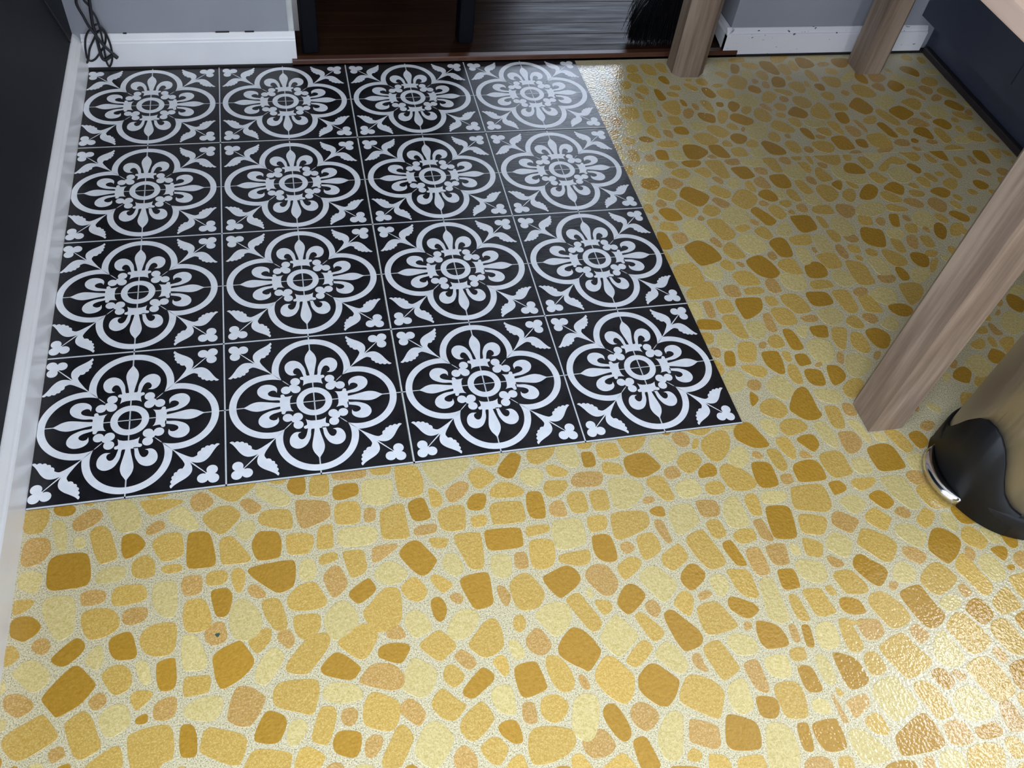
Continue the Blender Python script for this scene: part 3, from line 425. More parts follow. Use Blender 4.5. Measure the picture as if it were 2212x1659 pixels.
',509,1745,501,1762,503,1767,512,1771,538,1754,543,1739,538;G485,-193,489,-197,499,-195,511,-188,512,-178,510,-155,505,-151,489,-150,479,-150,478,-160;P448,-204,454,-222,461,-225,47'
'4,-215,481,-205,477,-190,472,-177,466,-172,458,-174,448,-182,445,-190;Y1221,287,1228,262,1245,263,1250,283,1250,310,1230,312,1218,303;G796,-551,815,-559,846,-555,842,-541,835,-529,'
'831,-523,823,-524,807,-532,796,-536;G1518,324,1522,315,1559,317,1571,318,1570,335,1562,342,1531,343,1519,335;G1226,-423,1227,-441,1232,-446,1246,-446,1254,-440,1253,-424,1251,-407,'
'1250,-394,1239,-391,1231,-393;Y1042,-409,1046,-418,1060,-421,1076,-421,1083,-414,1084,-402,1075,-393,1059,-385,1046,-386,1037,-397;G701,-54,708,-68,716,-69,738,-56,744,-47,727,-30,'
'721,-27,709,-29,698,-39;D818,-477,824,-493,831,-505,837,-509,845,-506,850,-499,850,-490,848,-479,843,-465,838,-456,831,-454,822,-457,817,-465;Y1340,-201,1344,-213,1355,-217,1372,-2'
'10,1383,-198,1376,-188,1366,-178,1348,-180,1333,-189;D142,-252,147,-264,155,-270,175,-272,180,-266,176,-249,173,-237,167,-229,153,-231,141,-237;G1939,894,1949,886,1969,888,1986,908'
',1988,925,1964,923,1942,907;Y1285,-627,1285,-638,1291,-646,1313,-645,1322,-634,1324,-624,1321,-614,1311,-608,1295,-609,1285,-615;Y218,-55,232,-65,245,-74,258,-76,263,-68,247,-39,23'
'7,-30,223,-33,215,-46;G142,-306,151,-318,158,-320,171,-314,175,-303,172,-288,163,-279,151,-276,139,-282,134,-289;G729,-445,731,-456,740,-464,751,-466,763,-459,771,-445,769,-439,760'
',-428,748,-426,737,-428,732,-435;G984,-587,1026,-595,1028,-583,1028,-566,1023,-561,1003,-560,989,-560;G1516,984,1525,965,1536,964,1541,983,1539,1014,1526,1021,1512,1016;Y562,-299,5'
'69,-308,578,-308,593,-302,597,-295,592,-282,588,-272,575,-264,563,-268,556,-280;G1723,1127,1729,1113,1742,1102,1753,1108,1759,1128,1753,1149,1739,1150,1726,1140;D848,-528,849,-546,'
'854,-557,870,-557,876,-550,878,-545,873,-523,870,-510,864,-507,857,-507,848,-511;G933,-34,938,-41,955,-41,967,-41,974,-34,973,-16,968,-9,944,-8,934,-11;P1163,-265,1165,-279,1170,-2'
'87,1188,-288,1195,-284,1197,-269,1201,-252,1190,-249,1173,-248,1164,-253;Y1360,-340,1363,-347,1374,-352,1391,-352,1404,-340,1404,-330,1397,-319,1387,-314,1373,-320,1364,-330;G1444,'
'1176,1452,1152,1468,1152,1472,1162,1475,1196,1460,1200,1443,1197;Y1395,1099,1410,1085,1428,1090,1425,1117,1415,1137,1395,1125;G1774,419,1784,402,1799,407,1801,416,1805,441,1793,455'
',1778,453;G398,-269,404,-280,412,-284,423,-280,433,-273,435,-259,435,-247,406,-244,398,-245,396,-255;P856,-478,859,-489,866,-497,874,-501,884,-497,894,-489,898,-481,891,-469,882,-4'
'62,873,-459,862,-464,858,-469;G1399,936,1400,918,1415,917,1432,919,1434,928,1431,952,1413,956,1399,954;Y1502,-135,1507,-148,1527,-147,1544,-137,1545,-121,1528,-110,1509,-116;Y1084,'
'-445,1087,-457,1096,-463,1114,-465,1121,-458,1123,-441,1120,-430,1099,-428,1086,-431;Y1572,774,1597,772,1608,788,1604,806,1588,813,1566,797;G412,-430,426,-437,434,-436,445,-406,446'
',-396,443,-387,428,-385,423,-391,414,-413,411,-423;G440,-42,458,-45,466,-39,468,-14,464,-2,443,-1,436,-14,434,-38;G1797,851,1812,841,1827,855,1827,879,1808,883,1783,873;P1315,-588,'
'1316,-600,1323,-604,1339,-606,1351,-604,1355,-598,1355,-588,1352,-578,1348,-573,1339,-570,1324,-572,1317,-576;G1406,715,1416,703,1428,708,1438,720,1430,742,1421,745,1400,739,1392,7'
'32;G1247,798,1249,782,1261,775,1273,780,1276,807,1274,826,1259,825,1248,814;P1081,-598,1082,-608,1120,-613,1124,-599,1124,-587,1113,-580,1095,-579,1084,-584;P1418,-577,1417,-590,14'
'17,-601,1425,-603,1440,-604,1449,-594,1447,-584,1446,-574,1444,-563,1438,-558,1428,-559,1421,-563;P2057,1039,2072,1031,2085,1042,2087,1068,2072,1076,2045,1062;G1639,844,1646,832,16'
'60,828,1672,839,1676,856,1668,874,1655,872,1642,858;P1260,-418,1263,-431,1276,-434,1291,-431,1299,-424,1299,-407,1295,-402,1267,-397,1260,-401;Y1462,663,1473,657,1494,671,1498,691,'
'1492,702,1476,698,1457,679;P1075,-170,1077,-179,1089,-183,1104,-183,1113,-174,1113,-159,1109,-151,1082,-147,1075,-151;Y702,-217,709,-233,725,-236,734,-228,739,-207,734,-196,716,-19'
'3,706,-197;G1355,1160,1365,1153,1386,1159,1393,1178,1383,1199,1359,1187;G857,-133,862,-139,879,-141,887,-135,888,-121,887,-106,884,-100,870,-98,860,-102,855,-109;G1825,550,1841,542'
',1865,540,1878,542,1881,552,1866,560,1847,572,1829,567;D1583,974,1590,961,1603,970,1617,985,1620,997,1609,1010,1598,1011,1584,993;P1417,341,1417,324,1426,315,1445,318,1448,326,1447'
',354,1437,361,1421,354;D2111,620,2115,605,2131,600,2152,613,2148,628,2134,640,2116,638;P1814,430,1820,414,1833,413,1845,434,1851,452,1842,463,1823,455;D592,-104,597,-113,607,-115,6'
'21,-112,624,-107,620,-84,617,-72,606,-71,595,-76,589,-82;Y790,-69,807,-79,818,-73,827,-58,827,-50,815,-41,795,-41,784,-51;D1063,-344,1069,-353,1081,-363,1089,-366,1103,-360,1110,-3'
'54,1106,-344,1092,-335,1079,-328,1070,-326,1064,-333;G1279,115,1294,101,1308,97,1319,105,1324,116,1316,127,1283,134,1272,130;D8,-209,15,-214,27,-221,33,-218,43,-212,48,-203,45,-195'
',34,-184,19,-181,7,-185;P1992,788,2013,786,2027,795,2025,815,2000,820,1977,802;G1733,894,1744,884,1756,893,1761,908,1759,926,1741,930,1724,919;D1459,199,1462,186,1480,181,1492,182,'
'1499,202,1501,215,1475,215,1462,214;G1862,119,1863,103,1863,88,1885,100,1896,115,1906,133,1887,135,1867,126;D1193,-627,1216,-634,1247,-632,1248,-620,1247,-612,1230,-608,1209,-608,1'
'197,-614;G895,-137,901,-141,920,-142,925,-136,927,-108,923,-102,902,-101,895,-107;P1319,316,1339,313,1350,315,1353,326,1353,348,1330,350,1317,343;P732,-352,738,-361,746,-367,757,-3'
'66,766,-358,769,-350,758,-327,751,-324,740,-330,730,-340;D1743,854,1751,839,1759,830,1769,838,1771,856,1766,880,1752,884,1742,879;D1319,793,1320,782,1337,778,1348,780,1351,807,1347'
',818,1329,820,1319,809;P1262,488,1273,482,1289,489,1296,498,1293,519,1281,522,1267,521,1259,511;D440,-450,453,-457,463,-461,470,-458,475,-447,477,-434,474,-428,457,-423,446,-423,44'
'0,-431,438,-438;Y665,-423,669,-434,678,-441,691,-444,695,-439,695,-427,696,-411,692,-401,679,-400,670,-402,663,-411;G1854,423,1863,413,1879,415,1884,423,1885,452,1873,456,1855,452;'
'D625,-404,630,-409,639,-412,658,-400,671,-392,674,-383,665,-373,658,-369,646,-378,631,-391,625,-398;G1748,1048,1762,1034,1779,1024,1793,1033,1795,1046,1781,1057,1753,1061,1744,1058'
';G1273,-67,1280,-85,1288,-94,1297,-85,1301,-69,1300,-50,1292,-41,1278,-43,1270,-50;D1399,883,1412,876,1430,875,1438,886,1434,907,1416,911,1399,903;G1595,626,1598,608,1611,597,1625,'
'603,1622,613,1623,639,1612,648,1598,641;D150,-96,154,-109,162,-111,175,-103,185,-92,179,-78,168,-68,152,-69,149,-78;G561,-235,571,-249,586,-253,597,-243,598,-234,590,-218,581,-210,'
'569,-215,559,-226;D1394,-194,1403,-207,1411,-216,1423,-214,1435,-206,1434,-197,1429,-186,1420,-177,1406,-179,1393,-186;G1299,1027,1306,1014,1321,1014,1333,1025,1333,1038,1322,1054,'
'1306,1052,1297,1046;D472,-50,479,-57,502,-53,513,-49,514,-35,511,-26,477,-26,472,-36;G1241,533,1260,529,1279,527,1286,536,1284,550,1267,559,1252,560,1243,547;G1966,629,1980,620,199'
'3,630,1995,652,1983,667,1961,658;P77,-46,85,-53,96,-50,110,-43,119,-31,117,-22,107,-14,98,-16,81,-27,76,-34;G825,-227,839,-233,852,-235,863,-230,867,-219,867,-209,861,-208,833,-209'
',816,-211,813,-222;D1379,751,1388,745,1407,747,1424,759,1423,772,1383,773,1372,765;G1245,-86,1248,-104,1255,-113,1264,-112,1272,-104,1271,-81,1266,-66,1252,-64,1244,-67;G1366,1058,'
'1376,1051,1386,1060,1390,1073,1386,1096,1371,1096,1353,1078;D207,-306,210,-320,217,-326,229,-325,234,-316,232,-287,230,-279,210,-281,206,-287;Y1232,637,1242,626,1257,630,1270,649,1'
'270,669,1256,670,1237,651;D285,-219,289,-227,298,-229,304,-226,309,-211,311,-198,308,-189,302,-183,286,-183,279,-187;P1052,-455,1055,-471,1061,-478,1071,-481,1077,-473,1076,-450,10'
'76,-435,1071,-429,1056,-431,1049,-437;D1809,501,1813,491,1827,490,1832,499,1847,535,1830,536,1819,534;P1446,951,1453,939,1467,947,1481,968,1478,986,1466,987,1451,975;D1164,-321,116'
'5,-329,1177,-331,1193,-329,1195,-325,1197,-302,1193,-296,1174,-294,1166,-296;D1401,1040,1404,1021,1425,1030,1426,1039,1421,1071,1412,1078,1403,1075;G1362,95,1366,76,1376,72,1385,73'
',1389,96,1389,118,1381,124,1370,120;D1655,1147,1661,1140,1673,1139,1689,1163,1690,1180,1680,1187,1668,1184;P1917,763,1931,758,1962,775,1975,790,1949,791,1917,778;Y1392,-125,1397,-1'
'38,1410,-142,1426,-140,1429,-129,1427,-110,1414,-106,1397,-108;Y1979,249,1996,247,2022,253,2029,274,2014,280,1983,266;G1550,209,1561,197,1578,195,1586,202,1583,223,1576,235,1561,23'
'1,1549,219;D1322,-68,1331,-82,1338,-81,1351,-70,1353,-62,1351,-47,1341,-43,1325,-45,1310,-52;G168,-141,177,-147,194,-148,200,-142,199,-124,191,-111,181,-109,168,-116,166,-128;G2019'
',838,2032,827,2052,843,2047,863,2033,871,2012,859;G132,-418,170,-423,166,-397,162,-389,155,-389,144,-394,131,-402,120,-410;G821,-96,828,-103,839,-104,856,-94,864,-84,863,-74,839,-7'
'1,829,-71,821,-81;G723,-16,737,-27,749,-25,759,-11,760,4,734,6,722,4,714,-3;G1842,1167,1842,1146,1859,1145,1866,1152,1867,1173,1865,1198,1851,1195;D1672,1055,1684,1045,1695,1041,17'
'07,1050,1710,1067,1695,1081,1685,1081,1675,1072;D1538,-92,1542,-106,1560,-102,1571,-91,1568,-75,1561,-66,1549,-66,1535,-73;G2110,714,2112,695,2128,693,2143,704,2141,723,2131,735,21'
'16,733;G1714,970,1721,960,1737,959,1750,974,1747,990,1730,997,1712,985;D1874,793,1890,788,1902,791,1907,823,1892,827,1874,822;G1316,1083,1329,1076,1350,1094,1347,1120,1322,1115;G38'
'6,-466,414,-472,423,-459,427,-452,420,-445,406,-435,395,-436,390,-445,386,-455;D513,-328,519,-332,533,-340,545,-343,553,-333,560,-322,556,-315,535,-310,519,-312,513,-319;Y1194,-162'
',1197,-172,1212,-174,1230,-173,1244,-166,1245,-156,1233,-151,1213,-148,1199,-151;G914,-353,921,-371,926,-376,939,-372,946,-364,943,-356,930,-339,922,-328,914,-327,907,-332;P1369,23'
'3,1369,212,1380,208,1390,212,1391,235,1393,259,1384,262,1374,258;P655,-75,659,-86,665,-89,683,-79,694,-66,696,-57,685,-48,670,-53,655,-66;G1356,173,1365,165,1382,168,1390,174,1390,'
'194,1381,203,1368,200,1355,188;G1942,1127,1960,1120,1976,1126,1982,1147,1959,1155,1945,1152;D69,-259,76,-264,85,-267,93,-262,106,-251,110,-241,103,-230,96,-227,87,-233,75,-243,66,-'
'252;P474,-11,479,-17,505,-19,524,-18,529,-14,529,1,481,1,473,-3;G1836,479,1839,466,1858,464,1869,476,1875,495,1858,500,1840,495;P1403,612,1413,594,1425,593,1440,604,1435,614,1425,6'
'25,1411,634,1398,623;G1251,847,1264,841,1278,845,1287,862,1278,874,1261,878,1247,867;P1685,329,1691,317,1712,314,1729,327,1730,339,1705,344,1687,340;P1485,-163,1488,-173,1497,-179,'
'1514,-179,1526,-175,1522,-162,1517,-150,1499,-147,1486,-153;D1965,702,1972,690,1979,675,1991,678,2001,695,1991,711,1980,720,1968,713;Y1260,-28,1270,-40,1284,-33,1290,-21,1286,-3,12'
'77,2,1257,1;G1635,460,1644,453,1656,458,1662,470,1661,493,1646,497,1633,495;G440,-138,444,-141,461,-141,465,-137,466,-103,464,-98,449,-99,443,-103,439,-134;G907,-266,912,-270,923,-'
'265,938,-256,946,-247,946,-239,939,-234,927,-232,907,-244,904,-249;G1675,732,1679,713,1684,698,1699,708,1703,722,1698,745,1686,746,1674,743;G873,-400,879,-406,885,-409,893,-407,909'
',-396,919,-387,919,-379,912,-371,905,-371,888,-383,875,-395;D1737,328,1743,318,1761,321,1766,342,1759,361,1742,363;D1246,-377,1253,-386,1269,-390,1283,-389,1285,-385,1283,-369,1276'
',-363,1260,-358,1253,-359,1247,-364;G1229,-274,1234,-280,1250,-284,1255,-284,1265,-266,1265,-259,1251,-251,1240,-246,1234,-247;D481,-228,489,-238,495,-241,510,-233,521,-224,521,-21'
'6,514,-202,508,-203,494,-210,481,-220;D1131,-468,1131,-485,1136,-492,1150,-494,1158,-491,1157,-477,1156,-459,1149,-453,1139,-451,1132,-452;G1674,1195,1704,1193,1719,1200,1722,1218,'
'1691,1215,1667,1209;Y1280,823,1292,817,1315,821,1326,842,1310,849,1285,839;G1535,1089,1553,1084,1569,1093,1566,1117,1551,1121,1535,1112;G636,-487,641,-496,650,-506,659,-506,670,-49'
'3,673,-486,664,-472,654,-468,643,-473,635,-479;P1668,464,1675,450,1693,448,1704,460,1701,473,1683,484,1670,482;Y629,-202,635,-213,647,-220,660,-214,660,-202,655,-184,644,-178,633,-'
'182,629,-193;G1918,590,1943,588,1954,594,1959,608,1938,616,1916,615;D1047,-501,1047,-512,1064,-519,1075,-514,1082,-499,1078,-489,1056,-483,1049,-485;G1163,-169,1165,-187,1170,-192,'
'1181,-193,1186,-187,1190,-159,1187,-150,1173,-149,1164,-157;D1092,-244,1099,-265,1103,-276,1115,-278,1121,-277,1119,-262,1113,-235,1108,-229,1098,-231,1093,-235;Y1436,-46,1443,-64,'
'1449,-82,1460,-75,1458,-58,1454,-35,1444,-23,1429,-25;P2196,977,2222,979,2242,996,2229,1016,2202,995;Y117,-143,123,-147,138,-147,154,-146,158,-133,156,-124,142,-120,123,-124,115,-1'
'32;Y10,-134,19,-140,29,-147,38,-147,41,-126,41,-117,28,-110,14,-110,9,-119;G1741,22,1752,13,1774,17,1788,34,1777,42,1763,46,1749,35;G1378,-169,1386,-174,1403,-171,1418,-163,1423,-1'
'58,1422,-150,1403,-149,1385,-148,1372,-154;P253,-38,260,-44,271,-42,282,-36,285,-26,278,-16,268,-7,254,-12,248,-23;G945,-564,945,-579,974,-585,977,-573,977,-559,972,-553,954,-547,9'
'50,-550;P1630,412,1636,399,1648,401,1653,415,1651,440,1644,450,1630,439;G878,-175,882,-179,900,-178,909,-173,913,-159,910,-150,886,-148,878,-154;P1399,-305,1408,-317,1420,-324,1429'
',-322,1439,-313,1438,-306,1425,-293,1409,-289,1402,-293;G243,-338,250,-339,274,-338,278,-334,279,-316,275,-313,255,-311,243,-311;D404,-28,414,-36,426,-36,430,-21,429,-3,422,4,410,0'
',404,-6,399,-18;G1459,-255,1465,-262,1473,-261,1484,-254,1499,-239,1494,-231,1485,-223,1470,-233,1456,-245;Y1271,1184,1275,1157,1289,1149,1304,1189,1295,1196;P12,-310,21,-321,32,-3'
'29,47,-323,51,-314,45,-306,32,-296,20,-294,12,-297;G1242,-466,1243,-479,1247,-486,1262,-486,1274,-479,1272,-470,1270,-456,1263,-449,1252,-451,1245,-456;G980,-330,989,-343,996,-346,'
'1005,-333,1011,-318,1006,-306,999,-303,987,-309,975,-322;G1116,-226,1120,-234,1127,-240,1145,-238,1155,-236,1157,-226,1156,-213,1130,-213,1119,-220;Y1165,-454,1165,-473,1168,-486,1'
'178,-488,1186,-481,1187,-464,1185,-448,1180,-439,1168,-440;Y1399,840,1414,830,1430,835,1430,855,1420,867,1398,860;Y1368,914,1375,899,1394,901,1396,918,1393,942,1376,937;P1592,-351,'
'1595,-360,1604,-365,1620,-358,1630,-337,1619,-330,1605,-332,1593,-339;Y51,-56,58,-78,66,-86,71,-79,69,-51,64,-32,53,-27,45,-29;G1117,-10,1134,-18,1145,-16,1161,-5,1167,4,1145,5,110'
'5,2;G1934,510,1941,496,1957,488,1968,507,1958,524,1940,529;P1256,283,1256,262,1271,262,1276,280,1278,307,1267,311,1257,306;P1489,751,1498,745,1517,746,1525,754,1524,773,1493,770,14'
'85,765;Y1048,-308,1052,-322,1060,-323,1070,-317,1077,-308,1076,-293,1070,-286,1057,-285,1047,-293;P534,-415,545,-426,553,-434,559,-435,567,-424,568,-419,560,-403,549,-395,540,-398,'
'533,-406;D239,-418,254,-421,261,-420,262,-405,260,-389,256,-379,246,-376,239,-379;P596,-494,600,-505,617,-510,626,-505,628,-494,623,-481,613,-471,602,-477,596,-486;P1914,888,1920,8'
'65,1925,848,1934,857,1933,891,1924,908,1911,909;G1569,814,1583,810,1600,815,1606,829,1597,844,1584,842,1569,828;D1530,-452,1536,-464,1554,-461,1568,-440,1562,-430,1545,-433,1530,-4'
'40;G1347,391,1361,391,1371,401,1368,419,1358,427,1347,423,1336,411;G1362,316,1392,316,1406,320,1407,331,1400,337,1370,337,1361,330;G1079,-205,1082,-219,1085,-223,1095,-223,1107,-22'
'0,1107,-211,1105,-194,1100,-188,1085,-188,1078,-194;Y1571,613,1581,612,1591,626,1593,647,1575,648,1558,634;D1597,-305,1597,-318,1604,-324,1613,-323,1620,-317,1624,-303,1622,-290,16'
'13,-287,1601,-289,1594,-290;P237,-172,243,-187,260,-187,266,-183,268,-171,267,-160,262,-155,248,-154,240,-156;G2035,735,2040,715,2058,714,2064,725,2053,753,2040,754;P275,-265,284,-'
'271,297,-269,303,-260,301,-250,298,-238,290,-235,281,-238,272,-245,271,-256;P1638,740,1651,736,1660,744,1661,766,1645,773,1627,757;G1501,1074,1516,1060,1532,1069,1523,1089,1507,110'
'0,1494,1097;G1994,659,2004,640,2022,642,2022,660,2011,680,1992,674;G1214,123,1220,113,1233,116,1239,132,1234,149,1221,156,1211,152;P1553,708,1569,702,1580,706,1583,728,1568,734,154'
'7,730;G1612,957,1621,950,1636,958,1647,973,1644,986,1628,987,1614,972;G1226,872,1235,865,1252,887,1252,910,1229,906;D1394,129,1396,114,1413,117,1424,118,1424,133,1422,145,1406,147,'
'1396,144;D1435,1113,1443,1100,1453,1096,1461,1105,1458,1132,1448,1139,1433,1130;D686,-101,690,-107,708,-110,716,-102,721,-86,719,-79,707,-77,698,-79,689,-87;D1878,1048,1893,1044,19'
'02,1054,1903,1077,1890,1081,1874,1075;G2264,1165,2277,1160,2291,1176,2289,1200,2269,1201;P1595,211,1609,204,1627,213,1623,232,1604,237,1591,230;D1100,-102,1104,-106,1115,-104,1128,'
'-106,1138,-96,1135,-80,1124,-76,1108,-84,1101,-94;G1102,-135,1110,-142,1129,-141,1138,-133,1138,-121,1129,-114,1111,-115,1103,-122;G1216,198,1231,194,1240,197,1247,209,1247,222,123'
'5,226,1222,225,1215,215;G1165,-373,1169,-383,1180,-386,1186,-384,1186,-376,1184,-354,1180,-340,1172,-339,1166,-342;P1186,-526,1186,-538,1190,-540,1212,-530,1222,-523,1221,-513,1217'
',-508,1193,-512,1183,-517;P1080,-23,1084,-32,1095,-38,1106,-33,1111,-21,1110,-11,1098,-3,1084,-7,1078,-15;D1245,143,1247,133,1259,132,1266,136,1273,159,1273,169,1261,173,1252,166;G'
'933,-62,932,-71,958,-77,967,-75,969,-67,967,-57,957,-52,941,-47,934,-52;Y1416,-402,1422,-409,1431,-411,1443,-408,1455,-401,1454,-390,1445,-384,1429,-385,1416,-394;Y1502,-257,1508,-'
'268,1516,-278,1526,-273,1530,-261,1529,-248,1526,-239,1519,-236,1508,-240;Y413,-189,425,-191,434,-186,436,-171,432,-156,421,-152,412,-160,409,-182;D1343,-515,1350,-526,1357,-527,13'
'71,-520,1372,-511,1367,-500,1359,-493,1349,-494,1339,-499;P1163,-220,1164,-234,1172,-239,1180,-244,1186,-238,1183,-221,1181,-206,1179,-199,1168,-199,1161,-203;G1797,111,1811,108,18'
'26,115,1834,130,1827,139,1810,133,1791,124;G335,-283,341,-292,346,-293,359,-281,364,-274,364,-258,354,-256,337,-266,331,-272;P205,-362,217,-366,228,-365,234,-358,235,-342,231,-335,'
'221,-335,207,-340,204,-350;Y322,-99,330,-107,340,-102,348,-88,345,-74,334,-71,323,-74,316,-83;D1363,-600,1371,-605,1392,-605,1401,-604,1406,-598,1403,-587,1399,-583,1384,-585,1369,'
'-586,1363,-590;G1631,515,1634,502,1649,503,1650,516,1650,536,1641,546,1630,544;D667,-468,676,-478,683,-483,693,-484,696,-477,694,-456,686,-450,672,-451,664,-457;D1730,641,1738,630,'
'1746,636,1758,656,1758,667,1744,668,1725,655;G755,-533,765,-547,786,-549,784,-536,779,-527,773,-514,767,-512,761,-513,755,-519;P1607,286,1624,284,1642,294,1644,307,1629,312,1606,30'
'3;P521,-177,533,-175,548,-166,563,-156,564,-149,539,-148,525,-151,523,-157;G1609,1135,1620,1121,1631,1117,1641,1130,1635,1148,1620,1152,1605,1146;P165,-220,181,-219,190,-213,192,-2'
'00,187,-195,169,-193,158,-197,156,-211;G1661,421,1667,414,1684,415,1689,421,1689,440,1677,444,1660,442;P2278,781,2296,786,2290,807,2284,827,2267,815;G1203,-559,1211,-567,1224,-571,'
'1230,-569,1232,-560,1229,-545,1225,-538,1211,-540,1199,-546;G1223,731,1235,724,1244,745,1245,763,1234,767,1220,757;P821,-136,828,-141,845,-143,849,-139,848,-113,839,-110,826,-115,8'
'20,-125;G1829,355,1821,332,1844,347,1869,381,1847,377;P1597,567,1608,559,1621,561,1626,578,1623,591,1611,592,1597,584;G1503,660,1511,643,1523,645,1525,658,1524,684,1517,687,1503,67'
'5;G665,-527,684,-530,695,-523,693,-512,691,-501,685,-497,673,-503,662,-514;G1219,419,1230,424,1236,432,1235,457,1226,469,1214,452;D891,-569,932,-577,940,-571,932,-561,899,-553,890,'
'-554;Y1567,-294,1570,-307,1580,-311,1592,-309,1593,-298,1590,-285,1580,-277,1562,-279;G1805,740,1820,739,1831,746,1832,773,1823,777,1814,774;D601,-279,609,-292,620,-282,624,-268,61'
'7,-250,606,-250,600,-256;G542,-16,559,-18,570,-16,574,10,536,0,537,-9;P2126,913,2132,899,2151,898,2154,912,2143,933,2125,927;G1420,514,1427,506,1447,514,1457,520,1452,535,1430,532,'
'1417,524;P99,-174,102,-179,115,-180,129,-178,133,-168,129,-159,116,-155,100,-156,97,-164;G1553,888,1567,884,1578,892,1571,913,1560,917,1543,903;D1091,-554,1091,-569,1102,-572,1107,'
'-569,1112,-542,1112,-533,1103,-531,1095,-532;Y378,-424,382,-430,391,-430,403,-419,407,-405,399,-397,389,-396,381,-402,378,-417;G835,-59,844,-64,863,-67,871,-60,871,-55,857,-45,845,'
'-39,835,-40;Y1428,195,1437,186,1448,192,1459,217,1448,221,1429,215;G1330,755,1337,744,1349,746,1363,755,1362,763,1354,772,1336,771,1329,766;P1434,-11,1447,-17,1460,-14,1460,8,1452,'
'16,1437,16;G601,-378,610,-390,617,-391,629,-382,631,-374,620,-359,613,-357,606,-359,601,-370;G1398,-630,1402,-638,1413,-639,1427,-634,1426,-626,1424,-615,1420,-610,1406,-608,1399,-'
'613;P1934,1166,1945,1162,1970,1169,1973,1183,1953,1187,1932,1177;D1297,861,1304,852,1325,851,1335,859,1322,874,1308,877,1296,870;D1331,-171,1332,-175,1353,-171,1362,-164,1358,-152,'
'1352,-147,1339,-147,1330,-150;D902,-46,903,-54,919,-54,925,-49,926,-33,924,-23,909,-21,903,-24;G1566,585,1574,580,1588,586,1595,598,1591,608,1572,608,1559,599;G1841,384,1860,382,18'
'79,399,1866,409,1842,403;G1438,1039,1452,1035,1467,1043,1463,1056,1446,1064,1432,1058;P1342,-441,1347,-453,1360,-450,1372,-442,1366,-431,1360,-421,1349,-422,1341,-428;G2036,517,205'
'3,519,2070,538,2054,547,2031,535;G1452,1070,1471,1066,1483,1072,1480,1091,1464,1092,1449,1083;G1398,290,1402,279,1419,280,1425,287,1422,307,1410,308,1398,307;P1267,79,1274,69,1287,'
'68,1298,80,1298,89,1290,97,1272,93;P1667,671,1677,656,1691,658,1693,672,1689,690,1672,688;G275,-175,294,-177,303,-172,305,-162,302,-154,283,-152,275,-155,272,-166;G771,-165,776,-17'
'1,805,-167,812,-165,814,-158,809,-152,779,-151,774,-155;P991,-193,997,-211,1001,-219,1010,-217,1010,-210,1008,-188,1006,-175,997,-172,990,-177;G1227,591,1240,590,1248,599,1249,616,'
'1242,626,1226,618;G314,-186,319,-195,325,-191,330,-175,330,-165,325,-154,314,-153,310,-158,310,-174;P1677,978,1685,968,1696,958,1703,964,1695,993,1685,997,1674,991;P1460,227,1480,2'
'25,1492,231,1492,242,1481,246,1459,243,1450,239;P333,-52,341,-62,354,-59,359,-49,351,-41,340,-30,329,-32,324,-38;G615,-238,622,-245,633,-239,639,-233,633,-225,617,-212,610,-212,605'
',-219;P1773,505,1783,494,1799,506,1802,522,1794,529,1777,521;P1039,-93,1045,-100,1057,-99,1070,-94,1068,-80,1063,-73,1048,-75,1040,-83;G627,-74,627,-88,632,-93,641,-92,647,-86,647,'
'-70,639,-58,632,-55,627,-58;G2005,551,2012,537,2024,536,2030,549,2022,571,2005,565;P2154,699,2170,698,2173,713,2171,736,2158,737;P1864,154,1866,140,1883,140,1888,143,1883,156,1879,'
'177,1867,174;P2087,787,2108,792,2111,805,2092,813,2072,802;G1697,405,1711,400,1724,402,1727,420,1714,428,1699,423;P1747,1000,1758,996,1771,1008,1769,1021,1758,1028,1742,1016;G1769,'
'648,1777,633,1792,632,1794,646,1783,665,1767,663;G1457,-568,1461,-580,1469,-586,1483,-565,1480,-552,1468,-552,1459,-554;P1369,876,1378,864,1388,866,1391,892,1382,899,1368,897;P1719'
',1070,1733,1062,1743,1075,1744,1099,1726,1096;Y117,-272,126,-279,132,-276,136,-267,133,-248,128,-242,118,-249,109,-264;P1348,477,1356,463,1365,466,1368,477,1362,496,1353,499,1341,4'
'89;Y1221,784,1235,783,1243,820,1219,811;G1507,821,1521,817,1534,822,1530,839,1522,849,1506,835;P593,-137,599,-141,626,-140,630,-132,630,-124,621,-122,598,-124,593,-130;P1288,781,12'
'97,775,1312,780,1311,802,1299,805,1285,795;G1703,936,1715,926,1730,934,1732,947,1720,957,1704,948;P1715,786,1726,777,1742,784,1742,799,1733,808,1719,803;P1572,-67,1582,-71,1604,-61'
',1603,-49,1589,-45,1569,-56;P1834,761,1846,760,1868,766,1871,777,1853,783,1834,772;P2264,912,2279,904,2292,918,2291,939,2268,926;P742,-214,744,-224,758,-225,763,-221,765,-206,763,-'
'196,749,-195,744,-199;D1562,-325,1567,-334,1572,-343,1580,-341,1589,-331,1593,-321,1586,-316,1572,-316,1562,-318;P631,-363,640,-370,648,-367,653,-359,644,-346,636,-338,628,-339,620'
',-347;P1260,610,1274,609,1286,615,1283,628,1277,638,1267,634,1257,620;G1223,935,1225,917,1239,928,1235,964,1224,965;G2197,833,2211,832,2217,845,2213,866,2195,860;P480,-461,485,-466'
',493,-464,502,-454,506,-443,501,-437,489,-436,481,-443,479,-454;D48,-15,58,-21,73,-22,79,-13,75,-4,61,0,45,-1;P701,-453,707,-460,715,-461,722,-460,723,-436,719,-431,711,-430,705,-4'
'32;Y1131,-521,1144,-526,1155,-526,1159,-515,1154,-505,1140,-502,1130,-507;G176,-336,180,-344,186,-345,195,-337,204,-327,199,-321,180,-318,173,-325;P1435,686,1446,677,1454,684,1452,'
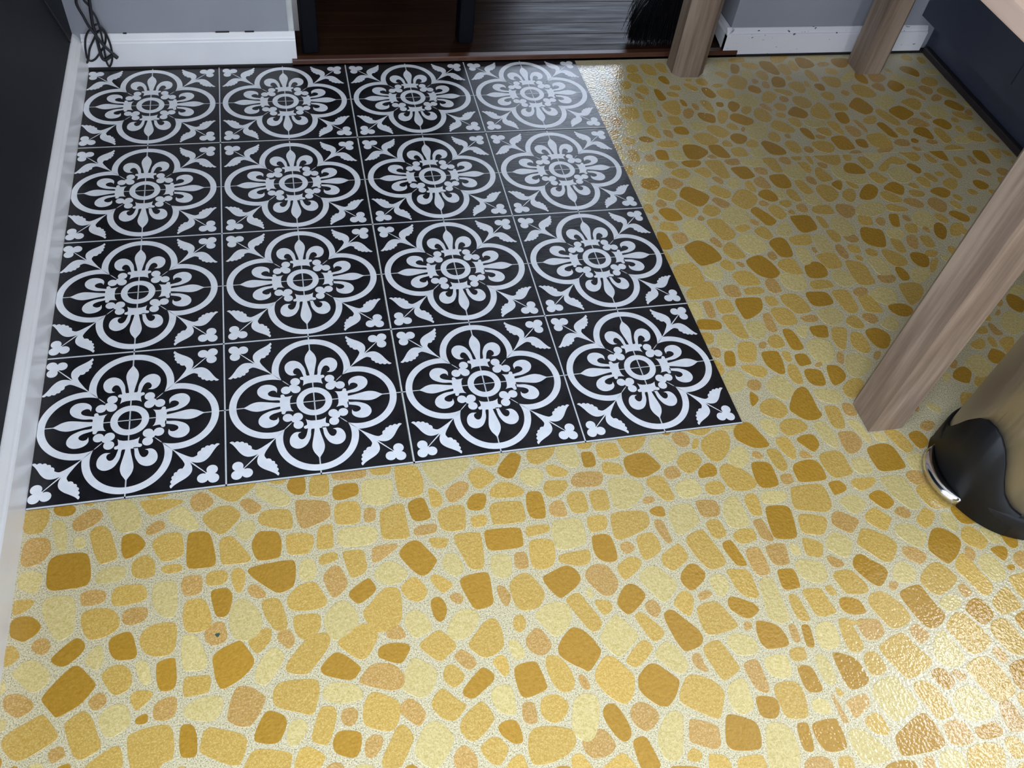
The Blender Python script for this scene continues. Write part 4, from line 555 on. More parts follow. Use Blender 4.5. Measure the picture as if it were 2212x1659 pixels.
'703,1438,709,1428,702;G1704,752,1708,733,1716,732,1721,754,1717,773,1707,774;Y182,-294,186,-308,194,-313,201,-308,199,-300,194,-279,183,-275,178,-281;G687,-138,698,-140,710,-138,71'
'5,-128,713,-119,694,-118,687,-122;Y704,-347,706,-360,711,-367,721,-366,727,-360,719,-338,711,-335,706,-337;P373,-278,380,-286,386,-294,392,-291,397,-284,395,-273,389,-264,377,-264,'
'372,-272;P1425,-227,1432,-234,1441,-241,1452,-235,1455,-226,1446,-216,1435,-216,1426,-222;P1462,411,1474,415,1481,421,1478,441,1468,440,1457,430;G8,-179,20,-176,32,-169,35,-161,30,'
'-156,16,-155,7,-155;G1128,-438,1133,-444,1149,-444,1155,-440,1156,-425,1147,-423,1131,-424;G1224,827,1232,821,1245,831,1239,854,1223,849;G2027,570,2038,562,2051,575,2044,590,2026,5'
'91;P1225,167,1233,157,1241,158,1248,172,1246,182,1232,186,1225,179;P531,-304,551,-307,557,-303,552,-289,546,-283,533,-287,527,-293;G1572,1080,1581,1073,1604,1079,1609,1092,1581,109'
'3;P931,-331,938,-339,945,-337,953,-327,951,-318,946,-310,937,-310,928,-318;G1828,150,1842,147,1856,151,1861,170,1846,168,1829,158;G2027,660,2042,659,2056,669,2049,681,2027,679;P172'
'6,728,1731,716,1744,715,1753,729,1741,741,1726,739;G1940,620,1955,619,1955,637,1946,645,1925,635;D1163,-412,1162,-425,1169,-428,1175,-426,1179,-405,1180,-393,1173,-390,1166,-392;G6'
'80,-374,686,-386,691,-388,697,-382,698,-367,694,-357,685,-356,674,-364;G1134,-608,1153,-612,1156,-597,1156,-588,1144,-586,1133,-589;P187,-76,202,-72,213,-65,211,-55,202,-50,188,-58'
',183,-66;G856,-314,861,-323,871,-318,878,-312,876,-302,870,-298,855,-295,851,-299;P1486,976,1497,976,1503,991,1498,1010,1484,1005;G1666,758,1675,750,1692,753,1696,767,1680,772,1669'
',769;P45,-241,55,-245,61,-241,64,-231,57,-220,45,-219,37,-229;G617,-161,622,-167,638,-169,644,-158,645,-152,617,-147,614,-150;G1839,125,1840,110,1853,110,1858,123,1856,141,1843,137'
';Y1468,-76,1480,-82,1490,-79,1489,-66,1482,-57,1465,-59;Y1177,-8,1190,-14,1205,-12,1211,3,1170,2;P1346,1043,1353,1030,1366,1033,1365,1042,1356,1062,1344,1062;P707,-271,712,-282,717'
',-281,723,-272,724,-264,718,-250,710,-246,704,-250;Y1221,547,1224,530,1234,536,1237,550,1233,569,1222,565;P1773,835,1791,830,1803,839,1789,851,1773,852;D1255,31,1269,38,1280,50,127'
'5,62,1267,70;P455,-415,464,-419,471,-415,476,-404,473,-395,461,-393,455,-395,451,-405;P519,-103,526,-104,534,-102,537,-87,535,-78,522,-77,518,-84,517,-98;P1480,118,1483,108,1494,11'
'4,1503,135,1498,143,1487,137;G442,-167,448,-168,468,-163,470,-155,465,-148,445,-150,440,-157;P1247,-135,1251,-142,1263,-140,1268,-137,1271,-123,1265,-119,1254,-119,1247,-124;G6,-25'
'5,15,-252,25,-243,23,-236,14,-223,4,-226;G1390,-662,1412,-666,1423,-650,1413,-644,1397,-649;D992,-162,1003,-168,1014,-169,1016,-161,1015,-148,998,-149,989,-155;G1372,130,1381,128,1'
'388,135,1389,154,1380,158,1371,152;G902,-14,919,-16,925,-13,930,-2,928,3,905,2,901,-6;D1459,1000,1465,993,1474,999,1473,1018,1467,1027,1458,1025;P1512,593,1524,589,1536,596,1532,60'
'6,1523,614,1509,603;P1263,-300,1267,-306,1280,-307,1288,-304,1284,-295,1274,-287,1267,-284,1261,-286;G1848,1067,1859,1063,1866,1072,1862,1096,1851,1090;P335,-198,341,-205,352,-209,'
'359,-206,358,-198,345,-184,336,-184,332,-191;P2023,767,2036,762,2048,773,2033,785,2020,782;P1462,-498,1467,-504,1475,-504,1481,-498,1480,-490,1476,-480,1468,-478,1460,-484;P974,-41'
'4,975,-424,983,-432,991,-435,994,-431,990,-424,990,-408,986,-404,977,-406;Y1680,44,1685,36,1705,48,1704,63,1690,61;P1852,507,1864,503,1871,516,1864,530,1850,527;P920,-218,927,-227,'
'939,-223,945,-217,938,-205,926,-205,920,-209;P124,-333,130,-336,138,-334,144,-326,140,-316,135,-312,126,-315,119,-323;P1509,-327,1514,-335,1521,-332,1530,-323,1530,-316,1525,-308,1'
'518,-308,1511,-317;P1465,531,1475,525,1484,532,1483,541,1473,552,1461,543;P1714,69,1727,67,1740,84,1735,92,1717,83;P1698,1087,1713,1090,1720,1100,1711,1114,1700,1107;P1144,-399,114'
'5,-415,1152,-416,1157,-412,1158,-391,1154,-386,1146,-387;G216,-146,238,-145,239,-136,231,-131,213,-131,207,-138;P1254,-631,1272,-632,1276,-620,1278,-611,1266,-610,1260,-613;P1463,-'
'383,1465,-392,1475,-392,1484,-387,1481,-379,1478,-370,1470,-370,1463,-373;G1805,1102,1816,1099,1825,1105,1822,1122,1808,1119;P1166,-526,1166,-541,1169,-544,1176,-542,1175,-535,1173'
',-517,1171,-503,1166,-500;Y492,-486,491,-479,480,-471,465,-472,457,-480;P1456,774,1472,776,1470,787,1460,793,1445,783;P1377,952,1390,955,1390,967,1388,985,1379,980;P1883,465,1893,4'
'61,1898,473,1895,487,1880,482;P1303,-92,1317,-94,1327,-93,1325,-85,1315,-75,1306,-78;Y1205,-270,1214,-275,1221,-273,1223,-259,1216,-253,1207,-253;P80,-397,88,-394,96,-391,96,-385,9'
'1,-375,77,-379,75,-384;D1883,1219,1902,1222,1911,1236,1879,1230;P1562,110,1573,112,1587,130,1576,134,1564,123;G920,-551,931,-554,937,-553,942,-546,940,-541,932,-535,926,-537,919,-5'
'43;P642,-269,651,-261,650,-252,641,-247,627,-252;P423,-473,449,-478,450,-469,443,-463,434,-462,426,-467;G1668,390,1679,389,1683,400,1674,410,1662,405;Y84,-82,95,-82,98,-73,93,-63,8'
'3,-61,79,-69;P1215,-79,1229,-83,1235,-78,1228,-65,1219,-64,1214,-71;P1687,846,1696,840,1705,845,1703,863,1692,861;G375,-7,387,-11,395,-10,401,-2,400,2,367,-1;P1921,226,1925,217,193'
'9,223,1947,240,1929,233;P1377,-512,1381,-519,1389,-518,1393,-516,1395,-506,1388,-503,1380,-500,1374,-503;P1019,-321,1023,-325,1038,-321,1044,-316,1041,-310,1032,-309,1021,-312;P133'
'1,171,1340,168,1348,174,1352,186,1342,187,1333,181;G1571,560,1581,554,1589,561,1584,576,1569,568;D526,-498,551,-498,544,-486,536,-483,527,-488;P1383,398,1393,399,1394,407,1385,419,'
'1375,414;D724,-533,752,-536,752,-526,737,-523,728,-526;P795,-417,798,-426,805,-429,810,-424,807,-411,801,-404,795,-408;P1342,557,1350,554,1359,560,1358,567,1352,575,1340,564;G1109,'
'-44,1114,-44,1121,-41,1128,-26,1124,-21,1115,-26,1110,-36;P986,-140,995,-141,1007,-137,1003,-127,991,-127,983,-134;G1237,-350,1244,-352,1251,-352,1248,-337,1243,-334,1234,-336;P134'
'5,-359,1352,-362,1364,-352,1362,-349,1353,-344,1344,-351;G1868,182,1878,181,1888,188,1887,200,1870,190;G1509,1106,1521,1106,1528,1119,1508,1120;P1579,877,1588,879,1596,894,1591,900'
',1580,889;Y53,-403,73,-405,70,-394,59,-392,53,-396;P1237,569,1245,563,1251,572,1245,585,1236,578;P1899,197,1910,193,1921,204,1920,213,1906,202;D87,-410,104,-413,105,-404,102,-400,9'
'3,-401,87,-404;P1572,430,1575,423,1583,429,1583,444,1574,445;Y935,-1,949,-2,970,-1,971,3,931,4;Y843,-290,850,-291,855,-286,852,-273,843,-274;D183,-365,197,-366,198,-355,194,-352,18'
'6,-354,181,-358;P1429,108,1442,109,1446,118,1440,121,1427,115;P1073,-382,1080,-384,1088,-380,1088,-372,1081,-369,1075,-373;G1241,-400,1255,-405,1268,-404,1258,-398,1242,-395;Y11,-3'
'44,19,-341,20,-331,15,-326,9,-329;D1069,-9,1079,-6,1083,1,1061,0;D1574,-362,1581,-362,1586,-359,1586,-352,1578,-351,1570,-355;G1176,-505,1183,-507,1188,-502,1182,-493,1177,-493;G60'
'7,-1,623,-1,628,4,595,3;G94,-8,104,-8,106,-2,87,-2;D15,-392,21,-388,19,-377,13,-377;P795,-3,802,-2,805,2,792,0;P1047,0,1055,-1,1058,3,1043,1')

# ------------------------------------------------------------------ room shell
F_Z = -0.003
floor = struct(obj('floor', bx(-0.13, 3.0, -3.85, 1.222, -0.06, F_Z), M['dark_wood']))
SEAM = lambda x: 0.7768 - 0.0162*(x-1.2202)
def slab(pts):
    return prism(bmesh.new(), pts, 'z', F_Z, 0.0)
sheets = [obj('vinyl_sheet', slab([(-0.012, -3.74), (2.99, -3.74), (2.99, SEAM(2.99)-0.0005), (-0.012, SEAM(-0.012)-0.0005)]), M['ground'], floor),
          obj('vinyl_sheet', slab([(-0.012, SEAM(-0.012)+0.0005), (2.99, SEAM(2.99)+0.0005), (2.99, 1.2215), (0.482, 1.2215), (0.482, 1.2435), (-0.012, 1.2435)]), M['ground'], floor)]

def chaikin(P, n):
    for _ in range(n):
        Q = []
        for i in range(len(P)):
            a, b = P[i], P[(i+1) % len(P)]
            Q += [(a[0]*.75+b[0]*.25, a[1]*.75+b[1]*.25), (a[0]*.25+b[0]*.75, a[1]*.25+b[1]*.75)]
        P = Q
    return P
def clip_line(P, side, off):
    """keep the part of polygon P on one side of the seam"""
    f = lambda p: (p[1]-SEAM(p[0]))*side - off
    out = []
    for i in range(len(P)):
        a, b = P[i], P[(i+1) % len(P)]; fa, fb = f(a), f(b)
        if fa >= 0: out.append(a)
        if (fa >= 0) != (fb >= 0):
            t = fa/(fa-fb); out.append((a[0]+(b[0]-a[0])*t, a[1]+(b[1]-a[1])*t))
    return out
def area2(P): return abs(sum(P[i][0]*P[(i+1) % len(P)][1]-P[(i+1) % len(P)][0]*P[i][1] for i in range(len(P))))/2
def centre(P): return (sum(p[0] for p in P)/len(P), sum(p[1] for p in P)/len(P))
def inside(p, P):
    c = False; j = len(P)-1
    for i in range(len(P)):
        if (P[i][1] > p[1]) != (P[j][1] > p[1]) and p[0] < (P[j][0]-P[i][0])*(p[1]-P[i][1])/(P[j][1]-P[i][1])+P[i][0]: c = not c
        j = i
    return c
stones = []
for rec in STONES.split(';'):
    k = rec[0]; v = list(map(int, rec[1:].strip(',').split(',')))
    P = [(v[i]/1000, v[i+1]/1000) for i in range(0, len(v), 2)]
    cx, cy = centre(P)
    P = [((x-cx)*1.035+cx, (y-cy)*1.035+cy) for x, y in P]
    stones.append((k, P, cx, cy))
# the printed stones go on outside the picture: jittered rounded blocks wherever nothing has been laid yet
GRID = {}
for k, P, cx, cy in stones: GRID.setdefault((int(cx//.1), int(cy//.1)), []).append((P, cx, cy))
def free(x, y, r):
    gx, gy = int(x//.1), int(y//.1)
    for i in (-1, 0, 1):
        for j in (-1, 0, 1):
            for P, cx, cy in GRID.get((gx+i, gy+j), ()):
                if inside((x, y), P): return False
                for p in P:
                    if (p[0]-x)**2+(p[1]-y)**2 < r*r: return False
    return True
def blob(x, y, r):
    n = random.choice((4, 5, 5, 6)); a0 = random.uniform(0, 6.28); e = random.uniform(.75, 1.3)
    P = []
    for q in range(n):
        a = q/n*6.283+random.uniform(-.22, .22); d = r*random.uniform(.9, 1.12)
        u, v = d*math.cos(a)*e, d*math.sin(a)/e
        P.append((x+u*math.cos(a0)-v*math.sin(a0), y+u*math.sin(a0)+v*math.cos(a0)))
    return P
for r, tries in ((.031, 4000), (.022, 5000), (.015, 7000)):
    for _ in range(tries):
        x, y = random.uniform(0.0, 2.35), random.uniform(-1.9, 1.215)
        if 0.03 < x < 1.19 and y > 0.03: continue
        if free(x, y, r*1.2):
            P = blob(x, y, r*.98); t = (random.choice('DGGGPYY'), P, x, y)
            stones.append(t); GRID.setdefault((int(x//.1), int(y//.1)), []).append((P, x, y))
pieces = []
for k, P, cx, cy in stones:
    Q = chaikin(P, 2)
    if min(abs(p[1]-SEAM(p[0])) for p in Q) < .06:
        side = 1 if cy > SEAM(cx) else -1
        Q = clip_line(Q, side, .0008)
        if len(Q) < 3: continue
        cy_side = side
    else: cy_side = 1 if cy > SEAM(cx) else -1
    Q = [(max(p[0], 0.0), min(p[1], 1.2205 if p[0] > .482 else 1.2285)) for p in Q]
    c = centre(Q); d = math.dist(c, (CAMP.x, CAMP.y)) ** 2 + CAMP.z ** 2
    seen = c[1] > -.66 and c[0] < 2.3 and not (.03 < c[0] < 1.19 and .02 < c[1] < 1.2)
    pieces.append((area2(Q)/d*(1 if seen else .001), k, Q, cy_side))
pieces.sort(key=lambda t: -t[0])
def stone_into(bm, Q, mi, h):
    B = [bm.verts.new((x, y, 0)) for x, y in Q]
    cx, cy = centre(Q)
    T = [bm.verts.new((cx+(x-cx)*.985, cy+(y-cy)*.985, h)) for x, y in Q]
    f = [bm.faces.new(T)]
    n = len(Q)
    for i in range(n): f.append(bm.faces.new((B[i], B[(i+1) % n], T[(i+1) % n], T[i])))
    for q in f: q.material_index = mi
KINDS = 'DGPY'; rest = {1: bmesh.new(), -1: bmesh.new()}
count = {1: 0, -1: 0}
for n, (score, k, Q, side) in enumerate(pieces):
    h = random.uniform(.00030, .00045)
    sh = sheets[1] if side > 0 else sheets[0]
    if n < 300:
        bm = bmesh.new(); stone_into(bm, Q, 0, h); obj('stone', bm, M[k], sh)
    else: stone_into(rest[side], Q, KINDS.index(k), h)
for side, bm in rest.items():
    o = obj('small_stones', bm, [M[k] for k in KINDS], sheets[1] if side > 0 else sheets[0]); o['kind'] = 'stuff'

# a small green speck dropped on one stone
bm = bmesh.new(); bm.faces.new([bm.verts.new((0.2890+.0034*math.cos(a)*(1+.3*math.sin(3*a)), -.2557+.0030*math.sin(a), .0007)) for a in [i*.4488 for i in range(14)]])
obj('stain', bm, material('green_speck', '3E5648', .5), sheets[0])

# walls
struct(obj('wall_back_left', bx(-0.012, 0.481, 1.2435, 1.36, -0.06, 2.4), M['grey']))
struct(obj('wall_back_right', bx(1.668, 3.05, 1.240, 1.36, -0.06, 2.4), M['grey']))
struct(obj('wall_header', bx(0.481, 1.668, 1.247, 1.36, 2.08, 2.4), M['grey']))
def wall_with_hole(axis, p0, p1, a0, a1, z0, z1, h0, h1, hz0, hz1, mat, name):
    bm = bmesh.new()
    def b(u0, u1, v0, v1):
        if axis == 'x': box(bm, p0, p1, u0, u1, v0, v1)
        else: box(bm, u0, u1, p0, p1, v0, v1)
    b(a0, h0, z0, z1); b(h1, a1, z0, z1); b(h0, h1, z0, hz0); b(h0, h1, hz1, z1)
    bmesh.ops.remove_doubles(bm, verts=bm.verts[:], dist=1e-5)
    return struct(obj(name, bm, mat))
wall_with_hole('x', -0.13, -0.012, -3.75, 1.36, -0.06, 2.4, -1.89, -0.55, 0.10, 2.14, M['black_wall'], 'wall_left')
wall_with_hole('x', 2.99, 3.08, -3.75, 1.24, -0.06, 2.4, -0.83, 0.27, 1.27, 2.17, M['grey'], 'wall_right')
wall_with_hole('y', -3.85, -3.75, -0.13, 3.08, -0.06, 2.4, 0.72, 2.38, 0.10, 2.14, M['grey'], 'wall_rear')
struct(obj('ceiling', bx(-0.13, 3.08, -3.85, 1.36, 2.4, 2.5), M['ceiling']))
# next room
hall = struct(obj('floor_hallway', bx(-1.6, 4.2, 1.2225, 4.3, -0.06, 0.006), M['dark_wood']))
wall_with_hole('y', 4.2, 4.3, -1.7, 4.3, -0.06, 2.5, 1.85, 2.85, 0.9, 2.2, M['dark_room'], 'wall_far')
struct(obj('wall_far_left', bx(-1.7, -1.6, 1.36, 4.2, -0.06, 2.5), M['dark_room']))
struct(obj('wall_far_right', bx(4.2, 4.3, 1.24, 4.3, -0.06, 2.5), M['dark_room']))
struct(obj('wall_far_near_left', bx(-1.7, -0.13, 1.26, 1.36, -0.06, 2.5), M['dark_room']))
struct(obj('wall_far_near_right', bx(3.08, 4.3, 1.26, 1.36, -0.06, 2.5), M['dark_room']))
struct(obj('ceiling_far', bx(-1.7, 4.3, 1.36, 4.3, 2.5, 2.6), M['dark_room']))
# hardwood strips
y = 1.2435; wd = 0.0258
plank_i = 0
while y < 3.2:
    x = -0.45 - random.random()*.5
    while x < 3.4:
        L = random.uniform(2.2, 3.6)
        if plank_i < 240:
            o = obj('plank', bx(x+.0002, x+L-.0002, y+.0001, y+wd-.0001, 0.004, 0.0178+random.uniform(-.0004, .0004), bevel=.0009, seg=1), M['floor_wood'], hall)
            plank_i += 1
        x += L
    y += wd; wd = 0.0572
struct(obj('floor_far', bx(-1.6, 4.2, y, 4.2, 0.006, 0.0175), M['floor_wood']))
# threshold between the two floors
sill = bmesh.new()
prism(sill, [(1.2225, 0.0), (1.2225, 0.0155), (1.2245, 0.0182), (1.2405, 0.0190), (1.2425, 0.0175), (1.2425, 0.0)], 'x', 0.483, 1.70)
struct(obj('trim_1', sill, M['sill_wood']))

# windows: frame, sash bars, pane
def window(name, axis, p, a0, a1, z0, z1, d):
    bm = bmesh.new(); t = .045
    def b(bm, u0, u1, v0, v1, q0, q1):
        if axis == 'x': box(bm, q0, q1, u0, u1, v0, v1, bevel=.004)
        else: box(bm, u0, u1, q0, q1, v0, v1, bevel=.004)
    b(bm, a0, a0+t, z0, z1, p, p+d); b(bm, a1-t, a1, z0, z1, p, p+d); b(bm, a0+t, a1-t, z0, z0+t, p, p+d); b(bm, a0+t, a1-t, z1-t, z1, p, p+d)
    o = struct(obj(name, bm, M['trim']))
    mbm = bmesh.new(); c = (z0+z1)/2; b(mbm, a0+t, a1-t, c-.015, c+.015, p+.3*d, p+.7*d); obj('sash_bar', mbm, M['trim'], o)
    g = bmesh.new()
    if axis == 'x': box(g, p+.45*d, p+.5*d, a0+t, a1-t, z0+t, z1-t)
    else: box(g, a0+t, a1-t, p+.45*d, p+.5*d, z0+t, z1-t)
    obj('pane', g, M['glass'], o); return o
window('window_1', 'x', 3.0, -0.83, 0.27, 1.27, 2.17, .07)
window('window_2', 'x', -0.125, -1.89, -0.55, 0.10, 2.14, .06)
window('fill_window_rear', 'y', -3.84, 0.72, 2.38, 0.10, 2.14, .06)  # made-up rear window, added as the opening for the fill light
window('window_3', 'y', 4.21, 1.85, 2.85, 0.9, 2.2, .07)

# baseboards: profile in (depth, height)
def base_profile(d):
    return [(0, 0.0), (d, 0.0), (d, 0.0655), (d-.0015, 0.0685), (d-.0045, 0.0705), (d-.006, 0.0745), (d-.0095, 0.0790), (d-.0125, 0.0830), (d-.0155, 0.0845), (0, 0.0845)]
bm = bmesh.new(); prism(bm, [(-.012+u, z) for u, z in base_profile(.0175)], 'y', -0.545, 1.247)
struct(obj('baseboard_left', bm, M['trim']))
bm = bmesh.new(); prism(bm, [(1.2435-u, z) for u, z in base_profile(.0145)], 'x', 0.0055, 0.495)
bbl = struct(obj('baseboard_back_left', bm, M['trim']))
for x0, x1 in ((.309, .341), (.377, .399), (.1, .108)): obj('caulk_gap', bx(x0, x1, 1.2400, 1.2434, .0835, .0862, bevel=.0006, seg=1), M['dark_wood'], bbl)
bm = bmesh.new(); prism(bm, [(1.240-u, z*.93) for u, z in base_profile(.0145)], 'x', 1.6555, 2.292)
struct(obj('baseboard_back_right', bm, M['scuffed']))
# its return along the door jamb, cut away over the threshold
bm = bmesh.new(); prof = [(1.668-u, z*.93) for u, z in base_profile(.0125)]
vA = [bm.verts.new((x, 1.2258, z)) for x, z in prof]; vM = [bm.verts.new((x, 1.252, max(z, .020))) for x, z in prof]; vB = [bm.verts.new((x, 1.36, max(z, .040))) for x, z in prof]
for A, B in ((vA, vM), (vM, vB)):
    for i in range(len(prof)): bm.faces.new((A[i], A[(i+1) % len(prof)], B[(i+1) % len(prof)], B[i]))
bm.faces.new(vA[::-1]); bm.faces.new(vB)
struct(obj('baseboard_jamb', bm, M['trim']))
bm = bmesh.new(); prism(bm, [(1.360+u, z+.0185) for u, z in base_profile(.0145)], 'x', -1.2, 0.509)
struct(obj('baseboard_far', bm, M['trim']))
# rough plaster corner at the left of the doorway
bm = bmesh.new()
cols = []
for i in range(15):
    z = .0845+i*.15 if i else .083
    cols.append([bm.verts.new((x+random.uniform(-.0015, .0015), y, min(z, 2.08))) for x, y in ((.479, 1.2462), (.484, 1.2450), (.488, 1.2462), (.4925, 1.2468), (.4945, 1.250), (.4945, 1.36), (.479, 1.36))])
for A, B in zip(cols, cols[1:]):
    for i in range(7): bm.faces.new((A[i], A[(i+1) % 7], B[(i+1) % 7], B[i]))
bm.faces.new(cols[0][::-1]); bm.faces.new(cols[-1])
struct(obj('trim_2', bm, M['plaster']))

# ------------------------------------------------------------------ patterned vinyl tiles
def arc(cx, cy, r, a0, a1, n):
    return [(cx+r*math.cos(math.radians(a0+(a1-a0)*i/n)), cy+r*math.sin(math.radians(a0+(a1-a0)*i/n))) for i in range(n+1)]
def smooth2(P, n=5, closed=True):
    out = []; N = len(P)
    for i in range(N):
        a, b, c, d = P[i-1], P[i], P[(i+1) % N], P[(i+2) % N]
        for k in range(n):
            t = k/n
            out.append(tuple(.5*(2*b[q]+(c[q]-a[q])*t+(2*a[q]-5*b[q]+4*c[q]-d[q])*t*t+(3*b[q]-a[q]-3*c[q]+d[q])*t**3) for q in (0, 1)))
    return out
def spline(P, n=6):
    return [(v.x, v.y) for v in catmull([(p[0], p[1], 0) for p in P], n)]
AX, AY = 0.1532, 0.1524
polys = []                                    # (points, slot) in tile units, -1..1
ROT = [lambda p: p, lambda p: (-p[1], p[0]), lambda p: (-p[0], -p[1]), lambda p: (p[1], -p[0])]
FLIP = lambda p: (-p[0], p[1])
def four(P, mirror=False):
    for R in ROT:
        polys.append(([R(p) for p in P], 0))
        if mirror: polys.append(([R(FLIP(p)) for p in P], 0))
# quatrefoil band: half a lobe, mirrored and turned
outer = arc(0, .490, .457, 90, -3.4, 26); inner = arc(0, .490, .377, 90, -20, 24) + [(.338, .332), (.312, .305), (.285, .280), (.262, .262)]
for i in range(24):
    four([outer[i], outer[i+1], inner[i+1], inner[i]], True)
four([outer[24], outer[25], outer[26], (.464, .464)] + inner[::-1][:len(inner)-24], True)
# centre ring
ro, ri = arc(0, 0, .202, 0, 360, 48), arc(0, 0, .126, 0, 360, 48)
for i in range(48): polys.append(([ro[i], ro[i+1], ri[i+1], ri[i]], 0))
# lily: middle leaf, crossbar, two petals
leafR = spline([(0, .790), (.022, .752), (.050, .705), (.066, .650), (.066, .600), (.054, .535), (.040, .47), (.029, .41), (.026, .365)], 5)
four(leafR + [(-x, y) for x, y in leafR[::-1][:-1]])
barR = [(0, .385), (.098, .385), (.102, .372)] + arc(.120, .353, .0225, 95, -60, 8) + [(.112, .328), (.104, .318), (.103, .300), (.107, .272), (.114, .240), (.092, .258), (.055, .270), (0, .274)]
four(barR + [(-x, y) for x, y in barR[::-1][1:-1]])
petal = spline([(.052, .372), (.066, .405), (.072, .470), (.088, .525), (.125, .590), (.180, .627), (.240, .628), (.288, .592), (.307, .540), (.300, .480), (.272, .432), (.230, .408), (.176, .413)], 5) \
      + spline([(.176, .415), (.202, .428), (.213, .455), (.207, .484), (.188, .508), (.165, .513), (.142, .500), (.122, .466), (.110, .425), (.100, .385), (.096, .370)], 5)
four(petal, True)
# small trefoils round the ring, at the inner points of the band
def disc(cx, cy, r): return arc(cx, cy, r, 0, 342, 19)
for c in ((.198, .310), (.310, .198), (.198, .198)): four(disc(c[0], c[1], .056))
four([(.262, .262), (.20, .30), (.17, .20), (.20, .17), (.30, .20)])
# corner sprig
for c in ((.881, .881), (.772, .868), (.868, .772)): four(disc(c[0], c[1], .059))
four([(.80, .80), (.80, .86), (.86, .88), (.88, .86), (.86, .80)])
four([(.600, .612), (.612, .600), (.812, .806), (.806, .812)])
leaf = spline([(.600, .634), (.645, .640), (.700, .660), (.755, .663), (.802, .642), (.845, .596), (.885, .530), (.918, .482), (.950, .452)], 5)
def scal(a, b, bulge):
    mx, my = (a[0]+b[0])/2, (a[1]+b[1])/2; dx, dy = b[0]-a[0], b[1]-a[1]; L = math.hypot(dx, dy)
    nx, ny = dy/L, -dx/L
    return [(a[0]+dx*t+nx*bulge*4*t*(1-t), a[1]+dy*t+ny*bulge*4*t*(1-t)) for t in (0, .25, .5, .75)]
edge = [(.950, .452), (.895, .458), (.842, .462), (.792, .478), (.752, .510), (.716, .562)]
for i in range(len(edge)-1): leaf += scal(edge[i], edge[i+1], -.016)
leaf += spline([(.716, .566), (.672, .586), (.628, .572), (.575, .540), (.515, .500), (.462, .458)], 4) + [(.460, .466), (.520, .530), (.560, .575)]
def dedupe(P):
    out = []
    for p in P:
        if not out or math.dist(p, out[-1]) > .002: out.append(p)
    if math.dist(out[0], out[-1]) < .002: out.pop()
    return out
def leaf_orient(P):
    return P
four(leaf_orient(dedupe(leaf)))
four([(y, x) for x, y in dedupe(leaf)])
four([(.585, .585), (.56, .575), (.60, .636), (.636, .636), (.636, .60), (.575, .56)])
# printed grout: cross through the middle, left and front edge
for P in (([-.0072, -1], [.0072, -1], [.0072, 1], [-.0072, 1]), ([-1, -.0062], [1, -.0062], [1, .0062], [-1, .0062]),
          ([-1, -1], [-.983, -1], [-.983, 1], [-1, 1]), ([-1, -1], [1, -1], [1, -.980], [-1, -.980])):
    polys.append(([tuple(p) for p in P], 1))
def print_mesh(xmin):
    bm = bmesh.new()
    for i, (P, sl) in enumerate(polys):
        z = .00238 + (i % 7)*2e-6 if sl == 0 else .00234
        try: f = bm.faces.new([bm.verts.new((x*AX, y*AY, z)) for x, y in P])
        except ValueError: continue
        f.material_index = sl
        f.normal_update()
        if f.normal.z < 0: f.normal_flip()
    if xmin is not None:
        bmesh.ops.bisect_plane(bm, geom=bm.verts[:]+bm.edges[:]+bm.faces[:], plane_co=(xmin, 0, 0), plane_no=(-1, 0, 0), clear_outer=True)
    bmesh.ops.triangulate(bm, faces=[f for f in bm.faces if len(f.verts) > 4], ngon_method='EAR_CLIP')
    me = bpy.data.meshes.new('printed_pattern'); bm.to_mesh(me); bm.free()
    me.materials.append(M['print']); me.materials.append(M['grout_print']); return me
patch = thing('tile_patch', 'black and white patterned vinyl tiles with quatrefoils laid over the yellow floor', 'floor tiles', (0.6, 0.61, 0.0))
TX = [.4925, 1.4985, 2.5070, 3.5105]; TY = [3.512, 2.4945, 1.5005, .4985]
full = print_mesh(None)
for r in range(4):
    for c in range(4):
        x, y = TX[c]*.3048, TY[r]*.3048
        x0 = max(-AX, .0062-x) if c == 0 else -AX+.0002
        t = obj('vinyl_tile', bx(x0, AX-.0002, -AY+.0002, AY-.0002, .0006, .0023), M['tile'], patch)
        t.location = (x-.6, y-.61, 0)
        if r in (0, 3): t.scale = (1, 1.018, 1)
        p = bpy.data.objects.new('printed_pattern', print_mesh(.0062-x) if c == 0 else full); COL.objects.link(p); p.parent = t

# ------------------------------------------------------------------ table
table = thing('kitchen_table', 'brown wooden table on thick square legs standing on the yellow floor', 'table', (1.460, -.0555, 0), -.017)
def leg(x, y, sharp):
    bm = bx(x, x+.090, y, y+.087, .0008, .699)
    es = [e for e in bm.edges if abs(e.verts[0].co.z-e.verts[1].co.z) > .5 and not (sharp and e.verts[0].co.x < x+.01 and e.verts[0].co.y < y+.01)]
    bmesh.ops.bevel(bm, geom=es, offset=.020, segments=1, affect='EDGES')
    return obj('leg', bm, M['leg_wood'], table)
for x, y, q in ((0, 0, True), (0, 1.183, False), (.553, 0, False), (.553, 1.183, True)): leg(x, y, q)
obj('tabletop', bx(-.024, .667, -.024, 1.274, .699, .731, bevel=.004), M['top_wood'], table)
for y in (.30, 1.16): obj('rail', bx(.24, .45, y, y+.05, .655, .698, bevel=.003), M['leg_wood'], table)

